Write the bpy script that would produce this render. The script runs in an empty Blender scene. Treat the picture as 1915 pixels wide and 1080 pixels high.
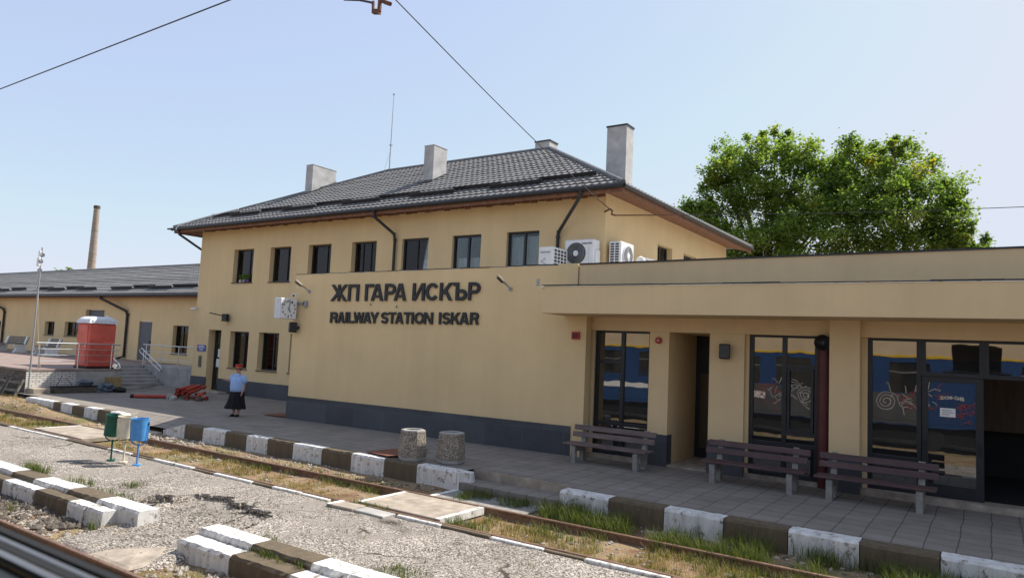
import bpy, bmesh, math, random
from mathutils import Vector, Matrix
random.seed(7)
R = math.radians
scene = bpy.context.scene
COL = scene.collection

# ------------------------------------------------------------------ camera
CAM = (0.0, 0.0, 2.66)
cd = bpy.data.cameras.new('camera')
cam = bpy.data.objects.new('camera', cd)
COL.objects.link(cam)
rt, dn, fw = (0.82853, 0.55812, 0.0451), (-0.00827, 0.09274, -0.99566), (-0.55988, 0.82456, 0.08145)
mw = Matrix(((rt[0], -dn[0], -fw[0], CAM[0]), (rt[1], -dn[1], -fw[1], CAM[1]), (rt[2], -dn[2], -fw[2], CAM[2]), (0, 0, 0, 1)))
cam.matrix_world = mw
cd.sensor_width = 36.0
cd.lens = 1326.37 / 1915 * 36
cd.clip_start = 0.02
cd.clip_end = 3000
cd.dof.use_dof = True
cd.dof.focus_distance = 19.0
cd.dof.aperture_fstop = 8.0
scene.camera = cam

# ------------------------------------------------------------------ world and sun
SUN = Vector((0.40, 0.75, 1.0)).normalized()
el = math.asin(SUN.z)
az = math.atan2(SUN.x, SUN.y)
w = bpy.data.worlds.new('World')
scene.world = w
w.use_nodes = True
nt = w.node_tree
bg = nt.nodes['Background']
sky = nt.nodes.new('ShaderNodeTexSky')
sky.sky_type = 'NISHITA'
sky.sun_disc = False
sky.sun_elevation = el
sky.sun_rotation = az
sky.altitude = 550
sky.air_density = 1.0
sky.dust_density = 1.6
sky.ozone_density = 2.0
# summer haze: evens out the clear-sky model towards a pale blue
cl = nt.nodes.new('ShaderNodeVectorMath'); cl.operation = 'MINIMUM'; cl.inputs[1].default_value = (3.7, 3.88, 4.12)
nt.links.new(sky.outputs[0], cl.inputs[0])
hz = nt.nodes.new('ShaderNodeMix'); hz.data_type = 'RGBA'; hz.inputs[0].default_value = .70
nt.links.new(cl.outputs[0], hz.inputs[6]); hz.inputs[7].default_value = (1.80, 2.0, 2.46, 1)
nt.links.new(hz.outputs[2], bg.inputs[0])
bg.inputs[1].default_value = 0.15
sd = bpy.data.lights.new('sun', 'SUN')
sd.energy = 3.7
sd.angle = R(0.55)
sd.color = (1.0, 0.93, 0.83)
so = bpy.data.objects.new('sun', sd)
so.rotation_euler = SUN.to_track_quat('Z', 'Y').to_euler()
so.location = (20, 40, 50)
COL.objects.link(so)
scene.view_settings.view_transform = 'Standard'
scene.view_settings.look = 'None'
scene.view_settings.exposure = 1.05
scene.view_settings.gamma = 1.0
scene.view_settings.use_curve_mapping = False
scene.cycles.max_bounces = 8

# ------------------------------------------------------------------ materials
MATS = {}
def nodes(name):
    m = bpy.data.materials.new(name)
    m.use_nodes = True
    t = m.node_tree
    return m, t, t.nodes['Principled BSDF']
def N(t, typ, **kw):
    n = t.nodes.new(typ)
    for k, v in kw.items():
        if k in n.inputs: n.inputs[k].default_value = v
        else: setattr(n, k, v)
    return n
def pos(t, scale=(1, 1, 1)):
    g = t.nodes.new('ShaderNodeNewGeometry')
    mp = t.nodes.new('ShaderNodeMapping')
    mp.inputs['Scale'].default_value = scale
    t.links.new(g.outputs['Position'], mp.inputs['Vector'])
    return mp.outputs[0]
def noise(t, vec, scale, detail=5, rough=.55):
    n = t.nodes.new('ShaderNodeTexNoise')
    n.inputs['Scale'].default_value = scale
    n.inputs['Detail'].default_value = detail
    n.inputs['Roughness'].default_value = rough
    t.links.new(vec, n.inputs['Vector'])
    return n.outputs['Fac']
def ramp(t, fac, stops):
    r = t.nodes.new('ShaderNodeValToRGB')
    el_ = r.color_ramp.elements
    while len(el_) < len(stops): el_.new(.5)
    for e, (p, c) in zip(el_, stops):
        e.position = p
        e.color = (c, c, c, 1) if isinstance(c, (int, float)) else (*c, 1)
    t.links.new(fac, r.inputs[0])
    return r.outputs[0]
def mix(t, fac, a, b, mode='MIX'):
    n = t.nodes.new('ShaderNodeMix')
    n.data_type = 'RGBA'
    n.blend_type = mode
    for s, v in ((n.inputs[0], fac), (n.inputs[6], a), (n.inputs[7], b)):
        if isinstance(v, (int, float)): s.default_value = v
        elif isinstance(v, tuple): s.default_value = (*v, 1)
        else: t.links.new(v, s)
    return n.outputs[2]
def bump(t, b, h, strength, dist=.02):
    n = t.nodes.new('ShaderNodeBump')
    n.inputs['Strength'].default_value = strength
    n.inputs['Distance'].default_value = dist
    t.links.new(h, n.inputs['Height'])
    t.links.new(n.outputs[0], b.inputs['Normal'])
def sc(c, k): return tuple(min(1, x * k) for x in c)
def simple(name, col, rough=.7, var=.18, scale=4, bmp=0.0, bscale=60, metal=0, spec=.4, stretch=(1, 1, 1), tint=None):
    m, t, b = nodes(name)
    v = pos(t, stretch)
    f = noise(t, v, scale)
    c = ramp(t, f, ((.28, sc(col, 1 - var)), (.72, sc(col, 1 + var) if tint is None else tint)))
    f2 = noise(t, v, scale * 9, 3)
    c = mix(t, .5, c, ramp(t, f2, ((.3, 1 - var * .5), (.7, 1.0))), 'MULTIPLY')
    t.links.new(c, b.inputs['Base Color'])
    b.inputs['Roughness'].default_value = rough
    b.inputs['Metallic'].default_value = metal
    b.inputs['Specular IOR Level'].default_value = spec
    if bmp: bump(t, b, noise(t, v, bscale, 4), bmp, .01)
    MATS[name] = m
    return m

# plaster: rendered walls with faint blotches and rain streaks
def plaster(name, col):
    m, t, b = nodes(name)
    v = pos(t)
    c = ramp(t, noise(t, v, .55, 6, .6), ((.3, sc(col, .93)), (.7, sc(col, 1.05))))
    streak = noise(t, pos(t, (2.6, 2.6, .12)), 1.0, 5, .6)
    c = mix(t, .32, c, ramp(t, streak, ((.32, (.86, .85, .83)), (.62, (1, 1, 1)))), 'MULTIPLY')
    c = mix(t, .5, c, ramp(t, noise(t, v, 45, 2), ((.3, .93), (.7, 1.0))), 'MULTIPLY')
    t.links.new(c, b.inputs['Base Color'])
    b.inputs['Roughness'].default_value = .9
    b.inputs['Specular IOR Level'].default_value = .2
    bump(t, b, noise(t, v, 90, 4), .25, .01)
    return m
TAN = (.72, .545, .305)
M_wall = plaster('plaster_tan', TAN)
M_wall2 = plaster('plaster_tan_wing', (.68, .515, .30))

def tiles(name, col, joint, sx, sz, rough=.6, jw=.012, plane='xz', off=.5, var=.12, rot=0, bmp=.3):
    m, t, b = nodes(name)
    g = t.nodes.new('ShaderNodeNewGeometry')
    sp = t.nodes.new('ShaderNodeSeparateXYZ')
    cb = t.nodes.new('ShaderNodeCombineXYZ')
    t.links.new(g.outputs['Position'], sp.inputs[0])
    t.links.new(sp.outputs['X'], cb.inputs[0])
    t.links.new(sp.outputs['Z' if plane == 'xz' else 'Y'], cb.inputs[1])
    if plane == 'yz':
        t.links.new(sp.outputs['Y'], cb.inputs[0]); t.links.new(sp.outputs['Z'], cb.inputs[1])
    br = t.nodes.new('ShaderNodeTexBrick')
    br.offset = off
    br.inputs['Scale'].default_value = 1
    br.inputs['Brick Width'].default_value = sx
    br.inputs['Row Height'].default_value = sz
    br.inputs['Mortar Size'].default_value = jw
    br.inputs['Mortar Smooth'].default_value = .2
    br.inputs['Color1'].default_value = (*sc(col, 1 - var), 1)
    br.inputs['Color2'].default_value = (*sc(col, 1 + var), 1)
    br.inputs['Mortar'].default_value = (*joint, 1)
    # slightly wobbling joints
    wob = N(t, 'ShaderNodeTexNoise', Scale=1.3)
    t.links.new(g.outputs['Position'], wob.inputs['Vector'])
    ad = t.nodes.new('ShaderNodeVectorMath'); ad.operation = 'MULTIPLY_ADD'
    t.links.new(wob.outputs['Color'], ad.inputs[0]); ad.inputs[1].default_value = (.06, .06, 0)
    t.links.new(cb.outputs[0], ad.inputs[2])
    t.links.new(ad.outputs[0], br.inputs['Vector'])
    c = mix(t, .75, br.outputs[0], ramp(t, noise(t, g.outputs['Position'], 1.1, 6, .65), ((.3, .68), (.68, 1.08))), 'MULTIPLY')
    c = mix(t, .5, c, ramp(t, noise(t, g.outputs['Position'], 30, 4), ((.3, .7), (.7, 1.1))), 'MULTIPLY')
    t.links.new(c, b.inputs['Base Color'])
    b.inputs['Roughness'].default_value = rough
    b.inputs['Specular IOR Level'].default_value = .3
    if bmp: bump(t, b, br.outputs['Fac'], -bmp, .01)
    return m
M_pave = tiles('paving_slabs', (.255, .228, .20), (.085, .078, .071), .42, .40, .85, .009, 'xy', 0.0, .07)
M_plinth = tiles('plinth_tiles', (.078, .084, .096), (.12, .125, .14), 1.2, .62, .5, .004, 'xz', .5, .18, bmp=.1)
M_brickwhite = tiles('whitewashed_brick', (.68, .66, .63), (.22, .2, .18), .27, .085, .9, .012, 'yz', .5, .12)
M_brickshade = tiles('shade_toned_brick', (.16, .14, .12), (.09, .08, .07), .27, .085, .9, .012, 'xz', .5, .3)  # brick toned dark, shade of the dock's track side put into the colour

# concrete / metals / wood
M_conc = simple('concrete', (.36, .35, .33), .9, .22, 2.2, .4, 50)
M_deck = simple('dock_deck', (.25, .19, .165), .9, .2, 2, .3, 50)
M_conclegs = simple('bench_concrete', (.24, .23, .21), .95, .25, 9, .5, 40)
M_concpale = simple('concrete_pale', (.34, .29, .235), .9, .32, 4, .5, 50)
M_chim = simple('chimney_render', (.43, .43, .425), .9, .2, 2.5, .3, 40)
M_frame = simple('window_frame', (.018, .021, .026), .4, .2, 5)
M_darkmetal = simple('dark_metal', (.022, .023, .026), .45, .25, 6)
M_rooftile = simple('roof_tile', (.165, .166, .17), .75, .22, 2.2, 0, 60, 0, .5)
M_wood = simple('soffit_wood', (.21, .10, .058), .7, .3, 6, stretch=(1, 1, 1))
M_white = simple('white_plastic', (.74, .75, .75), .4, .06, 4)
M_grey = simple('grey_plastic', (.30, .31, .33), .5, .1, 4)
M_fan = simple('fan_dark', (.05, .052, .056), .5, .2, 8)
M_steel = simple('stainless', (.62, .62, .62), .28, .08, 4, 0, 60, 1.0)
M_black = simple('black_plastic', (.012, .012, .013), .5, .2, 8)
M_red = simple('red_paint', (.42, .03, .025), .5, .12, 6)
M_maroon = simple('maroon_paint', (.085, .018, .018), .5, .2, 5)
M_wornedge = simple('bare_render', (.72, .66, .54), .9, .15, 6)
M_letter = simple('letter_grey', (.02, .022, .024), .5, .15, 6)
M_blueplate = simple('blue_plate', (.03, .06, .30), .4, .1, 6)
M_doorgrey = simple('door_grey', (.085, .095, .115), .5, .12, 5)
M_rubber = simple('rubber', (.01, .01, .01), .7, .2, 8)
M_paper = simple('paper', (.75, .75, .74), .8, .05, 5)
M_rust = simple('rust', (.13, .055, .032), .75, .4, 9, .4, 60, tint=(.21, .10, .06))
M_railtop = simple('rail_worn', (.21, .125, .085), .5, .3, 12, .2, 60, .3)
M_rustsheet = simple('rust_sheet', (.17, .065, .035), .7, .35, 5, .3, 30)
M_pipe = simple('red_pipe', (.36, .05, .03), .5, .2, 5)
M_toilet = simple('toilet_red', (.64, .12, .085), .5, .2, 2.2)
M_toiletroof = simple('toilet_roof', (.62, .64, .68), .45, .08, 4)
M_green = simple('bin_green', (.004, .085, .055), .5, .3, 6)
M_cream = simple('bin_cream', (.64, .58, .45), .55, .2, 6)
M_blue = simple('bin_blue', (.07, .27, .60), .5, .25, 6)
M_slat = simple('bench_slat', (.085, .050, .048), .6, .3, 7, .2, 50, stretch=(.3, 1, 1))
M_slatgrey = simple('bench_slat_worn', (.155, .115, .105), .75, .32, 7, .3, 50, stretch=(.3, 1, 1))
M_oldwood = simple('old_wood', (.16, .145, .12), .85, .35, 7, .3, 50)
M_yellowwall = simple('ochre_paint', (.30, .22, .10), .9, .3, 4)
M_soil = simple('dark_soil', (.10, .085, .07), .95, .35, 5, .8, 25)
M_sill = simple('sill_dark', (.03, .03, .035), .5, .2, 5)
M_brickchimney = simple('chimney_brick', (.30, .255, .22), .9, .22, .6, stretch=(1, 1, 3))
M_skin = simple('skin', (.46, .28, .22), .6, .1, 10)
M_shirt = simple('shirt_blue', (.30, .45, .74), .85, .08, 10)
M_skirt = simple('skirt_black', (.006, .006, .010), .85, .3, 10)
M_hat = simple('hat_red', (.40, .02, .025), .7, .15, 10)
M_gold = simple('gold_band', (.55, .36, .10), .5, .1, 10)
M_hair = simple('hair', (.12, .07, .045), .7, .2, 12)
M_curtain = simple('curtain', (.78, .78, .76), .95, .15, 8, stretch=(4, 4, .3))
M_room = simple('room_dark', (.02, .02, .02), .9, .2, 3)  # near-black colour stands in for the darkness of unlit rooms
M_hallboard = simple('hall_board', (.11, .075, .05), .8, .25, 4, stretch=(3, 3, .4))
M_bark = simple('bark', (.13, .105, .08), .9, .3, 5, .6, 20, stretch=(1, 1, .3))
M_bag = simple('plastic_bag', (.075, .10, .13), .4, .5, 7, .3, 20)
M_pot = simple('flower_pot', (.45, .42, .44), .5, .2, 8)
M_wire = simple('wire', (.03, .028, .028), .6, .2, 3)
M_strap = simple('strap', (.55, .47, .32), .8, .1, 3)
M_trainblue = simple('train_blue', (.018, .055, .155), .35, .12, .8)
M_grey_panel = simple('train_panel', (.07, .072, .075), .5, .2, 1.5)
M_trainwhite = simple('train_white', (.70, .70, .68), .4, .1, 2)
M_traincream = simple('train_cream', (.55, .42, .27), .5, .1, 1)
M_trainyellow = simple('train_yellow', (.65, .42, .03), .4, .1, 2)
M_graf = simple('graffiti_white', (.48, .46, .45), .6, .1, 2)
M_grafred = simple('graffiti_red', (.30, .06, .07), .6, .1, 2)
M_ledgegreen = simple('ledge_green', (.018, .022, .02), .5, .2, 9)
M_ledgegrey = simple('ledge_alu', (.33, .34, .35), .35, .1, 9, 0, 60, .7)

def kerb_mat(name, base, under, wear):
    m, t, b = nodes(name)
    v = pos(t)
    f = noise(t, v, 7, 8, .7)
    mask = ramp(t, f, ((wear, 0.0), (wear + .06, 1.0)))
    c = mix(t, mask, ramp(t, noise(t, v, 12, 4), ((.3, sc(under, .6)), (.7, sc(under, 1.3)))), ramp(t, noise(t, v, 3, 4), ((.3, sc(base, .86)), (.7, base))))
    c = mix(t, .6, c, ramp(t, noise(t, pos(t, (9, 9, 1.2)), 1, 4), ((.36, .62), (.6, 1.0))), 'MULTIPLY')
    t.links.new(c, b.inputs['Base Color'])
    b.inputs['Roughness'].default_value = .85
    bump(t, b, f, .5, .015)
    return m
M_kw = kerb_mat('kerb_white', (.72, .71, .68), (.27, .24, .20), .385)
M_kb = kerb_mat('kerb_brown', (.13, .098, .06), (.27, .25, .22), .30)
M_kerbend = kerb_mat('kerb_white_thin', (.75, .74, .70), (.36, .33, .28), .40)

def pebble(name, stops, scale, rough=.9, bstr=.8, patch=None, patchcol=None):
    m, t, b = nodes(name)
    v = pos(t)
    vo = N(t, 'ShaderNodeTexVoronoi', Scale=scale)
    t.links.new(v, vo.inputs['Vector'])
    sp = t.nodes.new('ShaderNodeSeparateColor')
    t.links.new(vo.outputs['Color'], sp.inputs[0])
    c = ramp(t, sp.outputs[0], stops)
    edge = ramp(t, vo.outputs['Distance'], ((.25, 1.0), (.75, .42)))
    c = mix(t, .8, c, edge, 'MULTIPLY')
    c = mix(t, .85, c, ramp(t, noise(t, v, .9, 6, .6), ((.28, (.62, .6, .57)), (.66, (1.05, 1.03, 1.0)))), 'MULTIPLY')
    if patchcol:
        wv = t.nodes.new('ShaderNodeVectorMath'); wv.operation = 'MULTIPLY_ADD'
        nz = N(t, 'ShaderNodeTexNoise', Scale=2.2); t.links.new(v, nz.inputs['Vector'])
        t.links.new(nz.outputs['Color'], wv.inputs[0]); wv.inputs[1].default_value = (.5, .5, 0); t.links.new(v, wv.inputs[2])
        ed = N(t, 'ShaderNodeTexVoronoi', Scale=.55); ed.feature = 'DISTANCE_TO_EDGE'
        t.links.new(wv.outputs[0], ed.inputs['Vector'])
        gate = ramp(t, noise(t, v, .8, 2), ((.45, 0.0), (.6, 1.0)))
        cr_ = mix(t, 1.0, ramp(t, ed.outputs['Distance'], ((.006, 1.0), (.016, 0.0))), gate, 'MULTIPLY')
        c = mix(t, cr_, c, (.05, .042, .035))
        c = mix(t, ramp(t, noise(t, v, patch, 6, .65), ((.5, 0.0), (.64, .85))), c, patchcol)
    t.links.new(c, b.inputs['Base Color'])
    b.inputs['Roughness'].default_value = rough
    b.inputs['Specular IOR Level'].default_value = .2
    bump(t, b, vo.outputs['Distance'], -bstr, .02)
    return m
M_gravel = pebble('exposed_aggregate', ((0, (.075, .066, .058)), (.35, (.235, .21, .187)), (.7, (.45, .41, .37)), (1, (.72, .68, .62))), 50, patch=1.1, patchcol=(.23, .205, .18))
M_litterstone = pebble('washed_pebbles', ((0, (.13, .115, .095)), (.5, (.34, .30, .25)), (1, (.62, .57, .50))), 60)
M_stone = simple('loose_stone', (.30, .265, .225), .9, .35, 9, .4, 50)

def earth():
    m, t, b = nodes('track_earth')
    v = pos(t)
    c = ramp(t, noise(t, v, 1.6, 8, .7), ((.25, (.10, .062, .038)), (.40, (.22, .135, .08)), (.52, (.34, .25, .155)), (.64, (.25, .19, .10)), (.8, (.15, .13, .06))))
    g = ramp(t, noise(t, v, .7, 5, .6), ((.50, 0.0), (.66, .8)))
    c = mix(t, g, c, (.14, .15, .05))
    c = mix(t, .7, c, ramp(t, noise(t, v, 28, 5, .7), ((.3, .5), (.7, 1.25))), 'MULTIPLY')
    t.links.new(c, b.inputs['Base Color'])
    b.inputs['Roughness'].default_value = .95
    b.inputs['Specular IOR Level'].default_value = .1
    bump(t, b, noise(t, v, 30, 6, .7), .9, .04)
    return m
M_earth = earth()
def foliage(name, c1, c2, transl=.35):
    m, t, b = nodes(name)
    g = t.nodes.new('ShaderNodeObjectInfo')
    at = t.nodes.new('ShaderNodeAttribute'); at.attribute_name = 'tone'
    c = ramp(t, at.outputs['Fac'], ((0, c1), (.8, c2), (1.0, (.30, .24, .03))) if transl > .3 else ((0, c1), (1, c2)))
    t.links.new(c, b.inputs['Base Color'])
    b.inputs['Roughness'].default_value = .6
    b.inputs['Specular IOR Level'].default_value = .25
    tr = t.nodes.new('ShaderNodeBsdfTranslucent')
    t.links.new(mix(t, 1.0, c, (1.5, 1.7, .7), 'MULTIPLY'), tr.inputs[0])
    ms = t.nodes.new('ShaderNodeMixShader'); ms.inputs[0].default_value = transl
    t.links.new(b.outputs[0], ms.inputs[1]); t.links.new(tr.outputs[0], ms.inputs[2])
    t.links.new(ms.outputs[0], t.nodes['Material Output'].inputs[0])
    return m
M_leaf = foliage('leaves', (.078, .135, .036), (.22, .28, .075), .5)
M_grass = foliage('grass_blades', (.030, .060, .012), (.17, .18, .055), .3)
M_drygrass = foliage('dry_grass', (.26, .17, .07), (.42, .32, .16), .2)
def glass(name, base, ior, clear):
    m, t, b = nodes(name)
    b.inputs['Base Color'].default_value = (*base, 1)
    b.inputs['Roughness'].default_value = .015
    b.inputs['IOR'].default_value = ior
    bump(t, b, noise(t, pos(t), 1.1, 2), .10, .02)
    if clear:
        tr = t.nodes.new('ShaderNodeBsdfTransparent')
        tr.inputs[0].default_value = (.75, .8, .82, 1)
        gl = t.nodes.new('ShaderNodeBsdfGlossy'); gl.inputs['Roughness'].default_value = .01
        fr = t.nodes.new('ShaderNodeFresnel'); fr.inputs[0].default_value = ior
        ms = t.nodes.new('ShaderNodeMixShader')
        t.links.new(fr.outputs[0], ms.inputs[0]); t.links.new(tr.outputs[0], ms.inputs[1]); t.links.new(gl.outputs[0], ms.inputs[2])
        t.links.new(ms.outputs[0], t.nodes['Material Output'].inputs[0])
    return m
M_glass = glass('glass_dark', (.02, .02, .02), 2.45, False)
M_glassclear = glass('glass_clear', (.02, .02, .02), 1.5, True)

# ------------------------------------------------------------------ builders
def wloc(o):
    v = Vector((0, 0, 0))
    while o is not None:
        v = v + o.location
        o = o.parent
    return v
class MB:
    def __init__(s): s.v = []; s.f = []; s.tone = None
    def quad(s, a, b, c, d):
        n = len(s.v); s.v += [tuple(a), tuple(b), tuple(c), tuple(d)]; s.f.append((n, n+1, n+2, n+3)); return s
    def poly(s, pts):
        n = len(s.v); s.v += [tuple(p) for p in pts]; s.f.append(tuple(range(n, n+len(pts)))); return s
    def box(s, x0, x1, y0, y1, z0, z1, rz=0, o=None, bev=0):
        if x0 > x1: x0, x1 = x1, x0
        if y0 > y1: y0, y1 = y1, y0
        if z0 > z1: z0, z1 = z1, z0
        b = bev
        if b <= 0:
            pts = [(x0,y0,z0),(x1,y0,z0),(x1,y1,z0),(x0,y1,z0),(x0,y0,z1),(x1,y0,z1),(x1,y1,z1),(x0,y1,z1)]
            fs = [(0,3,2,1),(4,5,6,7),(0,1,5,4),(1,2,6,5),(2,3,7,6),(3,0,4,7)]
        else:
            pts = []; fs = []
            def ring(z, i):
                k = len(pts)
                pts.extend([(x0+i,y0+b,z),(x0+b,y0+i,z),(x1-b,y0+i,z),(x1-i,y0+b,z),(x1-i,y1-b,z),(x1-b,y1-i,z),(x0+b,y1-i,z),(x0+i,y1-b,z)])
                return k
            ks = [ring(z0, b), ring(z0+b, 0), ring(z1-b, 0), ring(z1, b)]
            for a, c in zip(ks, ks[1:]):
                for i in range(8): fs.append((a+i, a+(i+1)%8, c+(i+1)%8, c+i))
            fs.append(tuple(ks[3]+i for i in range(8))); fs.append(tuple(ks[0]+7-i for i in range(8)))
        if rz or o:
            c, sn = math.cos(rz), math.sin(rz); ox, oy, oz = o or (0, 0, 0)
            pts = [(ox+x*c-y*sn, oy+x*sn+y*c, oz+z) for x, y, z in pts]
        n = len(s.v); s.v += pts; s.f += [tuple(n+i for i in f) for f in fs]; return s
    def obox(s, c, ax, ay, az):
        c = Vector(c); ax = Vector(ax); ay = Vector(ay); az = Vector(az)
        if ax.cross(ay).dot(az) < 0: ax = -ax
        pts = [c + ax*i + ay*j + az*k for k in (-1, 1) for i, j in ((-1,-1),(1,-1),(1,1),(-1,1))]
        n = len(s.v); s.v += [tuple(p) for p in pts]
        s.f += [tuple(n+i for i in f) for f in ((0,3,2,1),(4,5,6,7),(0,1,5,4),(1,2,6,5),(2,3,7,6),(3,0,4,7))]; return s
    def tube(s, pts, r, seg=8, cap=True):
        pts = [Vector(p) for p in pts]
        rr = r if isinstance(r, (list, tuple)) else [r]*len(pts)
        base = len(s.v)
        up = None
        for i, p in enumerate(pts):
            d = (pts[min(i+1, len(pts)-1)] - pts[max(i-1, 0)]).normalized()
            if up is None or abs(up.dot(d)) > .98:
                up = Vector((0, 0, 1)) if abs(d.z) < .9 else Vector((1, 0, 0))
            a = d.cross(up).normalized(); b = a.cross(d).normalized(); up = b
            for k in range(seg):
                t = 2*math.pi*k/seg
                s.v.append(tuple(p + (a*math.cos(t) + b*math.sin(t))*rr[i]))
        for i in range(len(pts)-1):
            for k in range(seg):
                q = base + i*seg
                s.f.append((q+k, q+(k+1)%seg, q+seg+(k+1)%seg, q+seg+k))
        if cap:
            s.f.append(tuple(base + k for k in reversed(range(seg))))
            q = base + (len(pts)-1)*seg
            s.f.append(tuple(q+k for k in range(seg)))
        return s
    def lathe(s, prof, c=(0, 0, 0), seg=24, sx=1, sy=1, cap=True, axis='z', ph=0):
        base = len(s.v)
        for r, z in prof:
            for k in range(seg):
                t = 2*math.pi*k/seg + ph
                p = (r*sx*math.cos(t), r*sy*math.sin(t), z)
                if axis == 'y': p = (p[0], -p[2], p[1])
                if axis == 'x': p = (p[2], p[0], p[1])
                s.v.append((c[0]+p[0], c[1]+p[1], c[2]+p[2]))
        for i in range(len(prof)-1):
            for k in range(seg):
                q = base + i*seg
                s.f.append((q+k, q+(k+1)%seg, q+seg+(k+1)%seg, q+seg+k))
        if cap:
            s.f.append(tuple(base+k for k in reversed(range(seg))))
            q = base+(len(prof)-1)*seg
            s.f.append(tuple(q+k for k in range(seg)))
        return s
    def prism(s, poly, fn, d0, d1):
        # poly 2D points; fn(a, b, d) -> 3D
        n = len(s.v); k = len(poly)
        s.v += [tuple(fn(a, b, d0)) for a, b in poly] + [tuple(fn(a, b, d1)) for a, b in poly]
        s.f.append(tuple(n+i for i in range(k))); s.f.append(tuple(n+k+i for i in reversed(range(k))))
        for i in range(k):
            j = (i+1) % k
            s.f.append((n+j, n+i, n+k+i, n+k+j))
        return s
    def build(s, name, mat, parent=None, smooth=False, fix=True, tone=None):
        me = bpy.data.meshes.new(name)
        me.from_pydata(s.v, [], s.f)
        if fix:
            bm = bmesh.new(); bm.from_mesh(me)
            bmesh.ops.remove_doubles(bm, verts=bm.verts, dist=1e-5)
            bmesh.ops.recalc_face_normals(bm, faces=bm.faces)
            bm.to_mesh(me); bm.free()
        if tone is not None:
            a = me.attributes.new('tone', 'FLOAT', 'FACE')
            a.data.foreach_set('value', tone)
        me.materials.append(mat)
        if smooth:
            me.polygons.foreach_set('use_smooth', [True]*len(me.polygons))
        o = bpy.data.objects.new(name, me)
        COL.objects.link(o)
        if parent is not None:
            o.parent = parent
            o.location = -wloc(parent)
        return o
def autosmooth(o, deg=40):
    me = o.data
    me.polygons.foreach_set('use_smooth', [True]*len(me.polygons))
    me.set_sharp_from_angle(angle=R(deg))
    return o
def tag(o, label=None, cat=None, group=None, kind=None):
    if label: o['label'] = label
    if cat: o['category'] = cat
    if group: o['group'] = group
    if kind: o['kind'] = kind
    return o
def thing(name, label, cat, loc=(0, 0, 0), group=None):
    o = bpy.data.objects.new(name, None)
    o.empty_display_size = .2
    COL.objects.link(o); o.location = loc
    return tag(o, label, cat, group)
def struct(o): return tag(o, kind='structure')
def copy_tree(o, parent=None):
    c = o.copy(); COL.objects.link(c)
    if parent is not None: c.parent = parent
    for ch in list(o.children): copy_tree(ch, c)
    return c

# framed wall: u along wall, n outward normal
class Frame:
    def __init__(s, o, u): s.o = Vector(o); s.u = Vector(u).normalized(); s.n = Vector((s.u.y, -s.u.x, 0))
    def p(s, a, z, d=0): return s.o + s.u*a + s.n*d + Vector((0, 0, z))
def wall_holes(mb, fr, a0, a1, z0, z1, holes, depth=.28, d=0, sides=True):
    xs = sorted({a0, a1, *[h[0] for h in holes], *[h[1] for h in holes]})
    zs = sorted({z0, z1, *[h[2] for h in holes], *[h[3] for h in holes]})
    xs = [x for x in xs if a0 <= x <= a1]; zs = [z for z in zs if z0 <= z <= z1]
    for i in range(len(xs)-1):
        for j in range(len(zs)-1):
            cx, cz = (xs[i]+xs[i+1])/2, (zs[j]+zs[j+1])/2
            if any(h[0] < cx < h[1] and h[2] < cz < h[3] for h in holes): continue
            mb.quad(fr.p(xs[i], zs[j], d), fr.p(xs[i+1], zs[j], d), fr.p(xs[i+1], zs[j+1], d), fr.p(xs[i], zs[j+1], d))
    for h in holes:
        l, r, b, t = h[:4]
        dd = h[4] if len(h) > 4 else depth
        mb.quad(fr.p(l, b, d), fr.p(l, t, d), fr.p(l, t, d-dd), fr.p(l, b, d-dd))
        mb.quad(fr.p(r, t, d), fr.p(r, b, d), fr.p(r, b, d-dd), fr.p(r, t, d-dd))
        mb.quad(fr.p(l, t, d), fr.p(r, t, d), fr.p(r, t, d-dd), fr.p(l, t, d-dd))
        mb.quad(fr.p(r, b, d), fr.p(l, b, d), fr.p(l, b, d-dd), fr.p(r, b, d-dd))
def fbox(mb, fr, a0, a1, z0, z1, d0, d1):
    c = fr.p((a0+a1)/2, (z0+z1)/2, (d0+d1)/2)
    mb.obox(c, fr.u*((a1-a0)/2), fr.n*((d1-d0)/2), Vector((0, 0, (z1-z0)/2)))
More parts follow.
